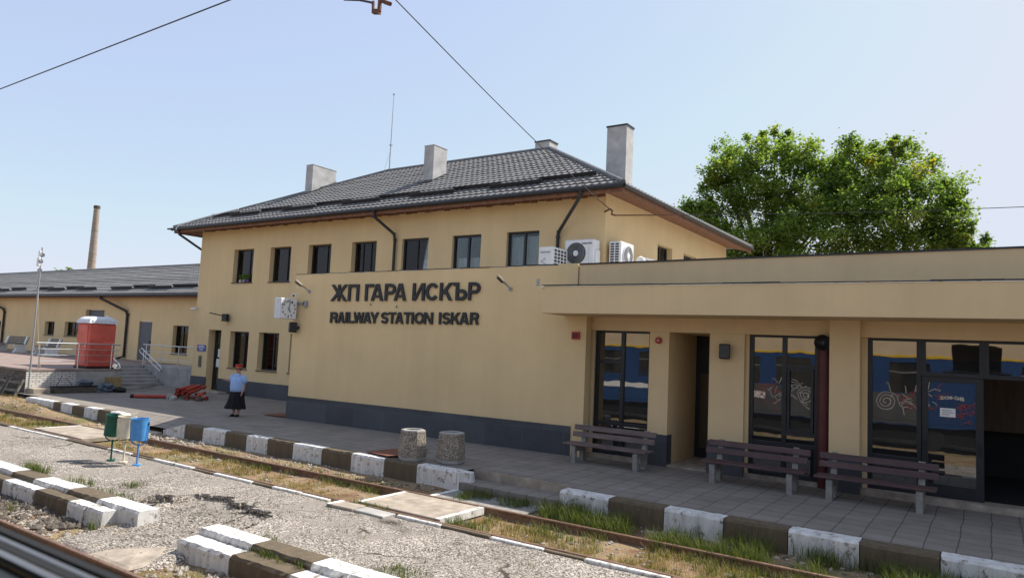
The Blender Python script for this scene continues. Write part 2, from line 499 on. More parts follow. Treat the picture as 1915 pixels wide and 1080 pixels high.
def window(parent, fr, l, r, b, t, dep, kind='clear', mull=(.5,), transom=(), fw_=.07, curtain=0, sill=True, label=None, slide=None):
    """a window in the hole l..r, b..t, set back by dep"""
    f = MB(); g = .003
    d0, d1 = -dep-.02, -dep+.05
    fbox(f, fr, l+g, l+fw_, b+g, t-g, d0, d1); fbox(f, fr, r-fw_, r-g, b+g, t-g, d0, d1)
    fbox(f, fr, l+fw_, r-fw_, b+g, b+fw_, d0, d1); fbox(f, fr, l+fw_, r-fw_, t-fw_, t-g, d0, d1)
    for q in mull:
        x = l+(r-l)*q
        fbox(f, fr, x-fw_*.55, x+fw_*.55, b+fw_, t-fw_, d0, d1)
    for (q0, q1, z) in transom:
        fbox(f, fr, l+(r-l)*q0+fw_*.5, l+(r-l)*q1-fw_*.5, z-fw_*.5, z+fw_*.5, d0+.004, d1-.004)
    wn = f.build('window', M_frame, parent)
    if label: wn['label'] = label
    p = MB()
    fbox(p, fr, l+fw_*.8, r-fw_*.8, b+fw_*.8, t-fw_*.8, -dep+.004, -dep+.012)
    p.build('pane', M_glassclear if kind == 'clear' else M_glass, wn)
    if sill:
        s = MB(); fbox(s, fr, l-.04, r+.04, b-.035, b-.003, -dep+.05, .05)
        s.build('sill', M_sill, wn)
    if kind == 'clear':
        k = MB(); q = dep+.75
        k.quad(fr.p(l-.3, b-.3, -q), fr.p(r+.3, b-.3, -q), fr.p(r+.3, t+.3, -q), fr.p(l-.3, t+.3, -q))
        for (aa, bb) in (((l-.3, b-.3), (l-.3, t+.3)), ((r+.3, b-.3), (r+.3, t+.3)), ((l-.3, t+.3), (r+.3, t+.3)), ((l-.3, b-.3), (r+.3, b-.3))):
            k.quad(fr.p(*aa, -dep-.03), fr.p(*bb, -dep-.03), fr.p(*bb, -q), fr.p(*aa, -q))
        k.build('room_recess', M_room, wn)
        if curtain:
            c = MB(); n = 40
            full, zt, zb = curtain
            spans = ((l+.05, r-.05),) if full == 2 else ((l+.05, l+(r-l)*.38), (r-(r-l)*.22, r-.05)) if full == 1 else ((l+.05, l+(r-l)*.3),)
            for (xa, xb) in spans:
                for i in range(n):
                    x0, x1 = xa+(xb-xa)*i/n, xa+(xb-xa)*(i+1)/n
                    w0, w1 = .03*math.sin(x0*38), .03*math.sin(x1*38)
                    c.quad(fr.p(x0, zb, -dep-.15+w0), fr.p(x1, zb, -dep-.15+w1), fr.p(x1, zt, -dep-.15+w1), fr.p(x0, zt, -dep-.15+w0))
            c.build('curtain', M_curtain, wn, smooth=True)
    return wn

def tile_slope(E0, E1, T0, T1, n, per=.23, sub=4, step=.035, wave=.028):
    """pressed tile sheet between eave E0-E1 and top T0-T1 (parallel lines)"""
    E0, E1, T0, T1 = map(Vector, (E0, E1, T0, T1))
    u = (E1-E0).normalized()
    Ldir = (T0-E0) - u*((T0-E0).dot(u))
    nrm = u.cross(Ldir).normalized()
    if nrm.z < 0: nrm = -nrm
    b0 = (T0-E0).dot(u); b1 = (T1-E0).dot(u); L1 = (E1-E0).length
    m = MB()
    rgt = random.Random(n)
    for i in range(n):
        s0, s1 = i/n, (i+1)/n
        sh = rgt.uniform(-.06, .06); stp = step*rgt.uniform(.75, 1.25)
        lo, hi = min(b0*s0, b0*s1), max(L1+(b1-L1)*s0, L1+(b1-L1)*s1)
        st = per/sub
        k0, k1 = math.floor(lo/st), math.ceil(hi/st)
        rows = ([], [], [])
        for k in range(k0, k1+1):
            a = k*st
            ph = (a/per+sh) % 1
            h = wave*(math.sin(ph*2*math.pi)*.5+.5)
            for row, s, up in ((rows[0], s0, -.012), (rows[1], s0, stp), (rows[2], s1, 0.0)):
                aa = min(max(a, b0*s), L1+(b1-L1)*s)
                jag = .02*math.sin(ph*2*math.pi)
                row.append(E0 + u*aa + Ldir*(s) + nrm*(up + (h if up >= 0 else h*.2)))
        base = len(m.v); c = len(rows[0])
        m.v += [tuple(p) for r_ in rows for p in r_]
        for k in range(c-1):
            m.f.append((base+k, base+k+1, base+c+k+1, base+c+k))
            m.f.append((base+c+k, base+c+k+1, base+2*c+k+1, base+2*c+k))
    return m
def text_mesh(body, width, height, depth, bold=.02, split=True):
    cu = bpy.data.curves.new('t', 'FONT')
    cu.body = body; cu.size = 1; cu.extrude = .5; cu.offset = bold
    o = bpy.data.objects.new('t', cu); COL.objects.link(o)
    dg = bpy.context.evaluated_depsgraph_get()
    me = bpy.data.meshes.new_from_object(o.evaluated_get(dg))
    bpy.data.objects.remove(o)
    xs = [v.co.x for v in me.vertices]; ys = [v.co.y for v in me.vertices]
    x0, x1, y0, y1 = min(xs), max(xs), min(ys), max(ys)
    kx, ky = width/(x1-x0), height/(y1-y0)
    for v in me.vertices:
        v.co = ((v.co.x-x0)*kx, (v.co.y-y0)*ky, v.co.z*depth)
    vs = [v.co.copy() for v in me.vertices]; fs = [tuple(p.vertices) for p in me.polygons]
    par = list(range(len(vs)))
    # welding coincident points so that the letters come apart cleanly
    key = {}
    for i, v in enumerate(vs):
        k = (round(v.x, 4), round(v.y, 4), round(v.z, 4)); par[i] = key.setdefault(k, i)
    def find(i):
        while par[i] != i:
            par[i] = par[par[i]]; i = par[i]
        return i
    for f in fs:
        a = find(f[0])
        for i in f[1:]:
            b = find(i)
            if a != b: par[b] = a
    groups = {}
    for f in fs: groups.setdefault(find(f[0]) if split else 0, []).append(f)
    out = []
    for fl in groups.values():
        idx = sorted({i for f in fl for i in f}); mp = {j: k for k, j in enumerate(idx)}
        out.append(([vs[i] for i in idx], [tuple(mp[i] for i in f) for f in fl]))
    out.sort(key=lambda q: min(v.x for v in q[0]))
    return out
def place_text(parent, name, body, width, height, depth, fn, mat, bold=.02, split=True):
    for vs, fs in text_mesh(body, width, height, depth, bold, split):
        m = MB(); m.v = [tuple(fn(v)) for v in vs]; m.f = fs
        m.build(name, mat, parent)

# ================================================================== ground, tracks, platforms
def zg(x, y): return 0.0
m = MB()
m.quad((-1500, -1500, -.70), (1500, -1500, -.70), (1500, 2500, -.70), (-1500, 2500, -.70))
struct(m.build('ground', M_earth))
# soil of the station track (between the two platforms), gently uneven
def grid(x0, x1, y0, y1, nx, ny, fz):
    m = MB()
    for j in range(ny+1):
        for i in range(nx+1):
            x = x0+(x1-x0)*i/nx; y = y0+(y1-y0)*j/ny
            m.v.append((x, y, fz(x, y)))
    for j in range(ny):
        for i in range(nx):
            a = j*(nx+1)+i
            m.f.append((a, a+1, a+nx+2, a+nx+1))
    return m
def h1(x, y): return math.sin(x*1.7+y*2.1)*.5+math.sin(x*4.3-y*3.7+1)*.3+math.sin(x*9.1+y*11.3)*.2
def soil_z(x, y):
    z = -.47 + .022*h1(x, y)
    z += .075*min(1, max(0, (y-11.1)/.3))
    k = min(1, max(0, (-23.6-x)/5))
    z += .20*k*min(1, max(0, (y-11.1)/.5))
    z += .14*min(1, max(0, (-28.2-x)/2.5))*(1 if y < 11.6 else .4)
    return z
o = grid(-70, 12, 9.3, 12.75, 500, 24, soil_z).build('station_trackbed', M_earth, smooth=True); struct(o)
def near_z(x, y): return -.655 + .028*h1(x*1.3, y*1.6) - .0*y
o = grid(-45, 6, 1.0, 6.95, 360, 46, near_z).build('near_trackbed', M_earth, smooth=True); struct(o)

# island platform of exposed aggregate with a broken-down ramp towards the near track
CR = [(-12.9, 7.05), (-12.76, 7.5), (-12.4, 7.52), (-12.5, 7.9), (-12.2, 8.15), (-11.8, 8.24), (-11.2, 8.1), (-10.5, 8.06), (-10.0, 7.9), (-9.7, 7.2), (-9.6, 6.8)]
def crack_y(x):
    for (xa, ya), (xb, yb) in zip(CR, CR[1:]):
        if min(xa, xb) <= x <= max(xa, xb): return ya+(yb-ya)*(x-xa)/((xb-xa) or 1)
    return None
def isl_z(x, y):
    z = -.365 + .05*max(0, 1-abs(y-7.6)/1.4)*.8 + .008*h1(x*2, y*2)
    if -12.75 < x < -9.65:
        cy = crack_y(x)
        if cy is None: return z
        cy += .06*math.sin(x*9)+.04*math.sin(x*23)
        if y < cy:
            t = min(1, (cy-y)/2.6)
            return -.435 - .175*t + .012*h1(x*3, y*3)
    return z
m = grid(-26, 10, 6.9, 9.38, 720, 60, isl_z)
o = m.build('island_platform', M_gravel); struct(o)
m = grid(-70, -26, 6.9, 9.38, 60, 4, isl_z)
struct(m.build('island_platform', M_gravel))
def ramp_z(x, y):
    e = max(0, 1-(x+12.2)/.25, 1-(-9.62-x)/.25, 1-(y-5.36)/.2)
    return -.16*e*e + -.42 - .19*min(1, max(0, (8.1-y)/2.6)) + .012*h1(x*3, y*3)
m = grid(-12.2, -9.62, 5.36, 6.9, 56, 36, ramp_z)
struct(m.build('gravel_ramp', M_gravel))
PT = [(-10.95, 5.40), (-9.80, 5.42), (-9.78, 5.62), (-10.02, 6.1), (-10.3, 6.28), (-10.62, 5.95), (-10.85, 5.8)]
m = MB(); c0 = (-10.35, 5.75)
for k in range(5):
    for i in range(len(PT)):
        a, b = PT[i], PT[(i+1) % len(PT)]
        q = []
        for p, f in ((a, k/5), (b, k/5), (b, (k+1)/5), (a, (k+1)/5)):
            x, y = c0[0]+(p[0]-c0[0])*f, c0[1]+(p[1]-c0[1])*f
            q.append((x, y, -.42-.19*min(1, max(0, (8.1-y)/2.6))+.014+.01*h1(x*3, y*3)-(.02 if f > .95 else 0)))
        m.quad(*q)
struct(m.build('cement_patch', M_concpale))
# crumbled lips of asphalt along the crack
m = MB()
rr = random.Random(3)
for (xa, ya), (xb, yb) in zip(CR[:-2], CR[1:-1]):
    n = int(math.hypot(xb-xa, yb-ya)/.02)+1
    for i in range(n):
        t = i/n
        x = xa+(xb-xa)*t; y = ya+(yb-ya)*t+.06*math.sin((xa+(xb-xa)*t)*9)+rr.uniform(-.07, .02)
        s = rr.uniform(.006, .022)
        c = Vector((x, y, isl_z(x, y+.12)-.018+rr.uniform(-.03, .006)))
        ax = Vector((rr.uniform(-1, 1), rr.uniform(-1, 1), rr.uniform(-.4, .4))).normalized()
        ay = ax.cross(Vector((0, 0, 1))).normalized()
        m.obox(c, ax*s, ay*s*.8, ax.cross(ay)*s*.5)
tag(m.build('broken_asphalt', M_soil), kind='stuff')

# paved station platform with the step recess and the dropped crossing
m = MB()
def prect(x0, x1, y0, y1, z=0.0):
    m.quad((x0, y0, z), (x1, y0, z), (x1, y1, z), (x0, y1, z))
prect(-29.75, -23.3, 12.28, 24)
prect(-19.35, -9.32, 12.28, 24)
prect(-6.85, 12, 12.28, 24)
prect(-9.32, -6.85, 12.62, 24)
prect(-70, -29.75, 12.5, 24, -.004)
# dropped part at the far crossing
m.quad((-23.3, 12.9, 0), (-19.35, 12.9, 0), (-19.35, 24, 0), (-23.3, 24, 0))
m.quad((-22.9, 12.05, -.22), (-20.3, 12.05, -.22), (-19.35, 12.9, 0), (-23.3, 12.9, 0))
m.quad((-23.3, 12.28, 0), (-22.9, 12.05, -.22), (-23.3, 12.9, 0), (-23.3, 12.9, 0)) if False else None
m.poly([(-23.3, 12.05, -.02), (-22.9, 12.05, -.22), (-23.3, 12.9, 0)])
m.poly([(-20.3, 12.05, -.22), (-19.35, 12.05, -.02), (-19.35, 12.9, 0)])
o = m.build('station_platform', M_pave); struct(o)
m = MB()
m.box(-9.32, -6.85, 12.56, 12.61, -.5, -.004)
struct(m.build('platform_riser', M_concpale))
m = MB()
m.box(-9.36, -6.8, 12.02, 12.55, -.55, -.20, bev=.02)
struct(m.build('platform_step', M_pave))
# kerbs
def kerb_run(root, segs, y0, y1, zt, zb, mats, rnd=5, chip=.007):
    rg = random.Random(rnd)
    for (xa, xb, c) in segs:
        mb = MB()
        g = .008
        nx = 14
        dz = rg.uniform(-.008, .008); dy = rg.uniform(-.012, .012)
        # bevelled, slightly worn block
        prof = [(y0, zb), (y0+rg.uniform(0, .012), zt-.045), (y0+.035, zt), (y1, zt), (y1, zb)]
        for i in range(nx+1):
            x = xa+g+(xb-xa-2*g)*i/nx
            for k, (py, pz) in enumerate(prof):
                j = chip if k in (1, 2) else .003
                mb.v.append((x, py+dy+rg.uniform(-j, j), pz+(dz if k in (1, 2, 3) else 0)+rg.uniform(-j, j)))
        for i in range(nx):
            for k in range(4):
                a = i*5+k
                mb.f.append((a, a+1, a+6, a+5))
        mb.f.append((0, 4, 3, 2, 1)); q = nx*5; mb.f.append((q, q+1, q+2, q+3, q+4))
        mb.build('kerb_stone', mats[c], root)
km = {'w': M_kw, 'b': M_kb}
def seglist(xs, first):
    o_, c = [], first
    for a, b in zip(xs, xs[1:]):
        o_.append((a, b, c)); c = 'b' if c == 'w' else 'w'
    return o_
kr = thing('platform_kerb', None, None, (-15, 12.1, 0)); kr['kind'] = 'structure'
kerb_run(kr, seglist([-29.75, -27.5, -26.98, -26.1, -25.3, -24.4, -23.6, -22.95], 'w'), 12.0, 12.28, .006, -.55, km, 1)
kerb_run(kr, seglist([-19.35, -18.45, -17.42, -16.5, -15.6, -14.6, -13.52, -12.5, -11.44, -10.46, -9.34], 'b'), 12.0, 12.28, .006, -.55, km, 2)
kerb_run(kr, seglist([-6.83, -5.8, -4.74, -3.7, -2.68, -1.66, -.63, .4, 1.4, 2.4, 3.4, 4.4, 5.4, 6.4], 'w'), 11.97, 12.28, .006, -.55, km, 3)
def wedge(xa, xb, za, zb, col):
    mb = MB()
    mb.prism([(xa, -.55), (xb, -.55), (xb, zb), (xa, za)], lambda a, b, d: (a, d, b), 12.0, 12.28)
    mb.build('kerb_stone', col, kr)
wedge(-20.45, -19.36, -.25, .004, M_kw)
wedge(-22.94, -22.5, .0, -.25, M_kw)
mb = MB(); mb.poly([(-9.33, 12.0, .004), (-9.05, 12.12, -.02), (-9.0, 12.2, -.3), (-9.0, 12.0, -.5), (-9.33, 12.0, -.5)])
mb.poly([(-9.33, 12.0, .004), (-9.33, 12.28, .004), (-9.1, 12.28, .0), (-9.05, 12.12, -.02)])
mb.poly([(-9.05, 12.12, -.02), (-9.1, 12.28, 0), (-9.0, 12.3, -.5), (-9.0, 12.2, -.3)])
mb.build('kerb_stone', M_kw, kr)
# island kerbs: two courses, the upper one set back
ik = thing('island_kerb', None, None, (-12, 6.7, -.3)); ik['kind'] = 'structure'
kerb_run(ik, [(-24.5, -23.4, 'w'), (-23.4, -22.3, 'b'), (-22.3, -21.2, 'w'), (-21.2, -20, 'b'), (-20.0, -18.2, 'w'), (-18.2, -16.4, 'w'), (-16.4, -15.4, 'b'), (-15.4, -14.6, 'w'), (-14.6, -14.05, 'w'), (-14.05, -12.95, 'b'), (-12.95, -12.35, 'w'), (-12.35, -11.6, 'w')], 6.5, 6.86, -.30, -.62, km, 4, .008)
kerb_run(ik, [(-22.5, -20.8, 'b'), (-20.8, -19.3, 'w'), (-19.3, -17.6, 'b'), (-17.6, -16.1, 'b'), (-16.1, -14.75, 'w'), (-14.75, -13.45, 'b'), (-13.45, -12.85, 'w'), (-12.85, -12.25, 'w')], 6.24, 6.5, -.375, -.75, km, 5, .008)
kerb_run(ik, [(-10.0, -9.45, 'w'), (-9.45, -8.72, 'w'), (-8.72, -7.45, 'b'), (-7.45, -6.75, 'w'), (-6.75, -6.05, 'w'), (-6.05, -5, 'b'), (-5, -4, 'w'), (-4, -3, 'b'), (-3, -2, 'w')], 6.55, 6.9, -.285, -.62, km, 6, .008)
kerb_run(ik, [(-9.98, -8.72, 'w'), (-8.72, -7.5, 'b'), (-7.5, -6.5, 'w'), (-6.5, -5.4, 'b'), (-5.4, -4.3, 'w')], 6.22, 6.55, -.37, -.75, km, 7, .008)
# thin edging stones on the track side of the island
es = thing('island_edging', None, None, (-10, 9.4, -.3)); es['kind'] = 'structure'
rg = random.Random(8)
for (xa, xb, c) in [(-26, -24.2, 'b'), (-24.2, -22.6, 'w'), (-22.6, -20.6, 'w'), (-20.6, -18.4, 'b'), (-18.4, -17.3, 'w'), (-17.3, -16.35, 'b'), (-16.35, -14.7, 'w'), (-14.7, -13.9, 'b'), (-13.9, -12.6, 'w'), (-12.6, -11.95, 'b'), (-11.95, -11.1, 'w'), (-11.1, -10.3, 'w'), (-8.6, -7.6, 'w'), (-7.6, -6.6, 'b'), (-6.6, -5.6, 'w'), (-5.6, -4.9, 'b'), (-4.9, -3.6, 'w'), (-3.6, -2.6, 'b'), (-2.6, -1.4, 'w'), (-1.4, 0, 'b')]:
    mb = MB()
    dy = rg.uniform(-.015, .015); dz = rg.uniform(-.012, .012)
    mb.box(-(xb-xa)/2+.01, (xb-xa)/2-.01, -.045, .045, -.2, 0, rg.uniform(-.012, .012), ((xa+xb)/2, 9.415+dy, -.325+dz), bev=.012)
    mb.build('edging_stone', M_kerbend if c == 'w' else M_kb, es)

# rails
def rail(x0, x1, y, zh, label, grp):
    prof = [(-.065, 0), (.065, 0), (.065, .012), (.012, .03), (.012, .11), (.034, .122), (.034, .148), (.026, .155), (-.026, .155), (-.034, .148), (-.034, .122), (-.012, .11), (-.012, .03), (-.065, .012)]
    mb = MB(); n = max(1, int((x1-x0)/2))
    base = zh-.155
    for i in range(n+1):
        x = x0+(x1-x0)*i/n
        for (a, b) in prof: mb.v.append((x, y+a+.006*math.sin(x*.9), base+b))
    k = len(prof)
    for i in range(n):
        for j in range(k):
            mb.f.append((i*k+j, i*k+(j+1) % k, (i+1)*k+(j+1) % k, (i+1)*k+j))
    o = mb.build('rail', M_railtop)
    return tag(o, label, 'rail', grp)
rail(-62, 10, 11.03, -.325, 'rusty rail running close along the black and white platform kerb', 'rails of the tracks')
rail(-62, 10, 9.56, -.335, 'rusty rail half hidden beside the thin edging of the gravel island platform', 'rails of the tracks')
rail(-45, 6, 5.29, -.55, 'brown rail in the bottom left corner next to the train sill', 'rails of the tracks')

# crossing slabs
def slab(x0, x1, y0, y1, z, label, edge=None, grp='concrete slabs of the track crossings', rz=0, mat=None):
    o_ = thing('crossing_slab', label, 'slab', ((x0+x1)/2, (y0+y1)/2, z), grp)
    mb = MB(); hx, hy = (x1-x0)/2, (y1-y0)/2
    mb.box(-hx, hx, -hy, hy, -.12, 0, rz, ((x0+x1)/2, (y0+y1)/2, z), bev=.012)
    mb.build('plate', mat or M_concpale, o_)
    if edge:
        mb = MB()
        if 'r' in edge: mb.box(hx-.11, hx+.004, -hy, hy, -.12, .004, rz, ((x0+x1)/2, (y0+y1)/2, z))
        if 'l' in edge: mb.box(-hx-.004, -hx+.11, -hy, hy, -.12, .004, rz, ((x0+x1)/2, (y0+y1)/2, z))
        if 'n' in edge: mb.box(-hx, hx, -hy-.004, -hy+.1, -.12, .0045, rz, ((x0+x1)/2, (y0+y1)/2, z))
        mb.build('painted_edge', M_kerbend, o_)
    return o_
slab(-9.83, -8.82, 9.68, 10.94, -.325, 'flat concrete slab between the rails, white edge on its left, left of the two near crossing slabs', 'l')
slab(-8.80, -7.82, 9.66, 10.92, -.32, 'flat concrete slab between the rails with a white painted right edge', 'r', rz=-.01)
slab(-10.05, -9.42, 9.12, 9.48, -.315, 'small pale concrete slab with white edge outside the rail, beside the gravel island', 'l', rz=.03)
slab(-9.40, -8.66, 9.14, 9.47, -.325, 'small grey concrete slab outside the rail, right beside the white edged small slab', None, rz=-.02, mat=M_conc)
slab(-9.35, -7.1, 11.14, 12.0, -.36, 'long shaded concrete slab between the rail and the platform step', 'l', mat=M_conclegs)  # darker concrete than its neighbours, the shade here is put into the colour
slab(-23.2, -20.4, 9.68, 10.94, -.325, 'wide tan concrete slab between the rails behind the coloured bins', 'l')
slab(-22.6, -20.5, 11.14, 12.0, -.335, 'tan concrete slab between the far rail and the dropped kerb behind the coloured bins', None)

# ================================================================== station building
st = thing('station_building', 'long tan station with a two storey part under a dark hipped roof', 'building', (-20, 19.6, 0))
f2 = Frame((-31.44, 19.6, 0), (1, 0, 0))
X0 = -31.44
UP = [(-28.80, -27.36), (-26.18, -24.80), (-23.68, -22.30), (-21.10, -19.74), (-18.41, -17.10), (-15.98, -14.70), (-13.62, -12.32)]
GD = (-30.28, -29.32)
GW = [(-28.64, -27.28), (-26.57, -25.20), (-24.47, -23.10)]
holes = [(a-X0, b-X0, 5.01, 6.53) for a, b in UP] + [(GD[0]-X0, GD[1]-X0, .04, 2.83, .42)] + [(a-X0, b-X0, 1.16, 2.80, .32) for a, b in GW]
m = MB()
wall_holes(m, f2, 0, 21.52, -.6, 7.62, holes, .3)
fr_ = Frame((-9.92, 19.6, 0), (0, 1, 0))
SW = [(23.8, 25.2, 5.15, 6.6), (26.4, 27.8, 5.15, 6.6)]
wall_holes(m, fr_, 0, 12.1, -.6, 7.62, [(a-19.6, b-19.6, c, d) for a, b, c, d in SW], .3)
m.quad((-31.44, 19.6, -.6), (-31.44, 31.7, -.6), (-31.44, 31.7, 7.62), (-31.44, 19.6, 7.62))
m.quad((-31.44, 31.7, -.6), (-9.92, 31.7, -.6), (-9.92, 31.7, 7.62), (-31.44, 31.7, 7.62))
m.build('main_wall', M_wall, st)
m = MB()
m.box(-31.458, GD[0], 19.58, 19.6+.03, -.3, .64); m.box(GD[1], -19.0, 19.58, 19.63, -.3, .64)
m.build('plinth', M_plinth, st)
# windows of the upper floor
wk = dict(dep=.26)
window(st, f2, UP[0][0]-X0, UP[0][1]-X0, 5.01, 6.53, .26, mull=(.62,), label='open upper window with flower pots')
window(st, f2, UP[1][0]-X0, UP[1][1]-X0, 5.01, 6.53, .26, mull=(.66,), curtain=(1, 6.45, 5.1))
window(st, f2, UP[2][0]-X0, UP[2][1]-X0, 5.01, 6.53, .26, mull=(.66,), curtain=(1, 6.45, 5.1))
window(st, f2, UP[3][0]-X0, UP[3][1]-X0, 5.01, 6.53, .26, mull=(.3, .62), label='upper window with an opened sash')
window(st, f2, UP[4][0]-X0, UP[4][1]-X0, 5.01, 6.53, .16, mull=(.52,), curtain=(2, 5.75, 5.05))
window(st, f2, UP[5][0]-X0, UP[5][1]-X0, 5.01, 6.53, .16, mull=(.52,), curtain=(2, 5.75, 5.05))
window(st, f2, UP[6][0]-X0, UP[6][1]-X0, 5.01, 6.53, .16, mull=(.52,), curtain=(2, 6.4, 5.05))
for a, b in GW:
    window(st, f2, a-X0, b-X0, 1.16, 2.80, .3, mull=(.55,), curtain=(1, 2.7, 1.2))
for a, b, c, d in SW:
    window(st, fr_, a-19.6, b-19.6, c, d, .26, mull=(.5,))
# office door, open leaf with notices
d = MB(); l, r = GD[0]-X0, GD[1]-X0
fbox(d, f2, l+.003, l+.08, .045, 2.82, -.42, -.34); fbox(d, f2, r-.08, r-.003, .045, 2.82, -.42, -.34); fbox(d, f2, l+.08, r-.08, 2.74, 2.82, -.42, -.34); fbox(d, f2, l+.08, r-.08, 2.12, 2.2, -.42, -.34)
fbox(d, f2, l+.08, l+.2, .045, 2.12, -.41, -.36); fbox(d, f2, r-.2, r-.08, .045, 2.12, -.41, -.36); fbox(d, f2, l+.2, r-.2, .045, .3, -.41, -.36)
dr = d.build('door', M_frame, st)
d = MB(); fbox(d, f2, l+.08, r-.08, .2, 2.8, -.40, -.39); d.build('pane', M_glass, dr)
d = MB(); fbox(d, f2, r-.17, r-.12, 1.0, 1.25, -.36, -.31); d.build('handle', M_steel, dr)
for (q0, q1, z0_, z1_) in ((.30, .56, 1.58, 1.95), (.22, .48, 1.12, 1.5), (.58, .84, 1.52, 1.9)):
    d = MB(); fbox(d, f2, l+(r-l)*q0, l+(r-l)*q1, z0_, z1_, -.355, -.35); d.build('notice', M_paper, dr)
m = MB(); m.box(-30.6, -28.5, 19.1, 19.56, -.1, .07, bev=.015); m.build('doorstep', M_concpale, st)
# soffit, fascia, gutter
EX0, EX1, EY0, EY1, EZ = -32.7, -9.0, 18.85, 32.45, 7.63
m = MB()
zo, zi = 7.44, 7.575
m.quad((EX0+.055, EY0+.055, zo), (EX1-.055, EY0+.055, zo), (-9.92, 19.6, zi), (-31.44, 19.6, zi))
m.quad((EX1-.055, EY0+.055, zo), (EX1-.055, EY1, zo), (-9.92, 31.7, zi), (-9.92, 19.6, zi))
m.quad((EX0+.055, EY1, zo), (EX0+.055, EY0+.055, zo), (-31.44, 19.6, zi), (-31.44, 31.7, zi))
m.box(EX0+.03, EX1-.03, EY0+.03, EY0+.055, 7.39, 7.58); m.box(EX0+.03, EX0+.055, EY0+.055, EY1, 7.39, 7.58); m.box(EX1-.055, EX1-.03, EY0+.055, EY1, 7.39, 7.58)
so_ = m.build('soffit', M_wood, st)
m = MB()
x = -31.3
while x < -10:
    m.box(x, x+.27, 19.57, 19.598, 7.47+.02*math.sin(x*7), 7.59); x += .31
m.build('scalloped_trim', M_wood, so_)
m = MB()
def gutter(mb, p, q, r=.075):
    mb.tube([p, q], r, 10)
gutter(m, (EX0-.05, EY0-.05, 7.57), (EX1+.05, EY0-.05, 7.57)); gutter(m, (EX1+.05, EY0-.05, 7.57), (EX1+.05, EY1, 7.57))
m.obox((EX0-.18, EY0-.05, 7.6), (.2, 0, 0), (0, .05, 0), (0, 0, .03))
autosmooth(m.build('gutter', M_darkmetal, st))
def downpipe(parent, pts, r=.055):
    mb = MB(); mb.tube(pts, r, 10)
    for p, q in zip(pts, pts[1:]):
        c = Vector(p); mb.tube([c-Vector((0, 0, .04)), c+Vector((0, 0, .04))], r*1.25, 10)
    return autosmooth(mb.build('downpipe', M_darkmetal, parent))
downpipe(st, [(-19.2, 18.82, 7.5), (-19.2, 18.84, 7.3), (-18.72, 19.45, 6.72), (-18.7, 19.5, 6.5), (-18.7, 19.5, 4.4)])
downpipe(st, [(-10.4, 18.82, 7.5), (-10.42, 18.84, 7.35), (-11.5, 19.45, 6.4), (-11.55, 19.5, 6.25), (-11.55, 19.5, 4.4)])
downpipe(st, [(-32.2, 18.85, 7.45), (-32.2, 18.9, 7.3), (-31.56, 19.9, 6.55), (-31.54, 19.95, 6.4), (-31.54, 19.95, 4.0)])
# roof
RX0, RX1, RY, RZ = -25.3, -15.75, 25.65, 11.24
roof = tile_slope((EX0, EY0, EZ), (EX1, EY0, EZ), (RX0, RY, RZ), (RX1, RY, RZ), 20, .26, 5, .045, .03).build('roof', M_rooftile, st, fix=False)
def side(E0, E1, T, n=20):
    return tile_slope(E0, E1, T, Vector(T)+(Vector(E1)-Vector(E0)).normalized()*.01, n, .26, 4)
mm = side((EX1, EY0, EZ), (EX1, EY1, EZ), (RX1, RY, RZ)); mm.build('hip_slope', M_rooftile, roof, fix=False)
mm = side((EX0, EY1, EZ), (EX0, EY0, EZ), (RX0, RY, RZ)); mm.build('hip_slope', M_rooftile, roof, fix=False)
m = MB(); m.quad((EX0, EY1, EZ), (EX1, EY1, EZ), (RX1, RY, RZ), (RX0, RY, RZ))
m.quad((EX0, EY0, EZ-.03), (EX1, EY0, EZ-.03), (RX1, RY, RZ-.03), (RX0, RY, RZ-.03))
m.quad((EX0, EY0, EZ-.03), (EX1, EY0, EZ-.03), (EX1, EY1, EZ-.03), (EX0, EY1, EZ-.03))
m.build('rear_slope', M_rooftile, roof)
m = MB()
for p, q in (((RX0, RY, RZ+.05), (RX1, RY, RZ+.05)), ((EX1, EY0, EZ+.05), (RX1, RY, RZ+.05)), ((EX0, EY0, EZ+.05), (RX0, RY, RZ+.05)), ((EX1, EY1, EZ+.05), (RX1, RY, RZ+.05))):
    m.tube([p, q], .085, 8)
autosmooth(m.build('ridge_cap', M_rooftile, roof))
def roofpt(x, s, up=0): return Vector((x, EY0+(RY-EY0)*s, EZ+(RZ-EZ)*s+up))
k = 0; x = -31.2
while x < -11:
    s = .155 if k % 2 == 0 else .115
    L = 2.15
    m = MB()
    p = roofpt(x+L/2, s, .12)
    m.obox(p, (L/2, 0, 0), (0, .012, .006), (0, -.045, .085))
    for j in range(4): m.obox(roofpt(x+.2+j*.58, s+.012, .09), (.02, 0, 0), (0, .09, .045), (0, -.006, .012))
    m.build('snow_guard', M_darkmetal, roof)
    k += 1; x += 1.86
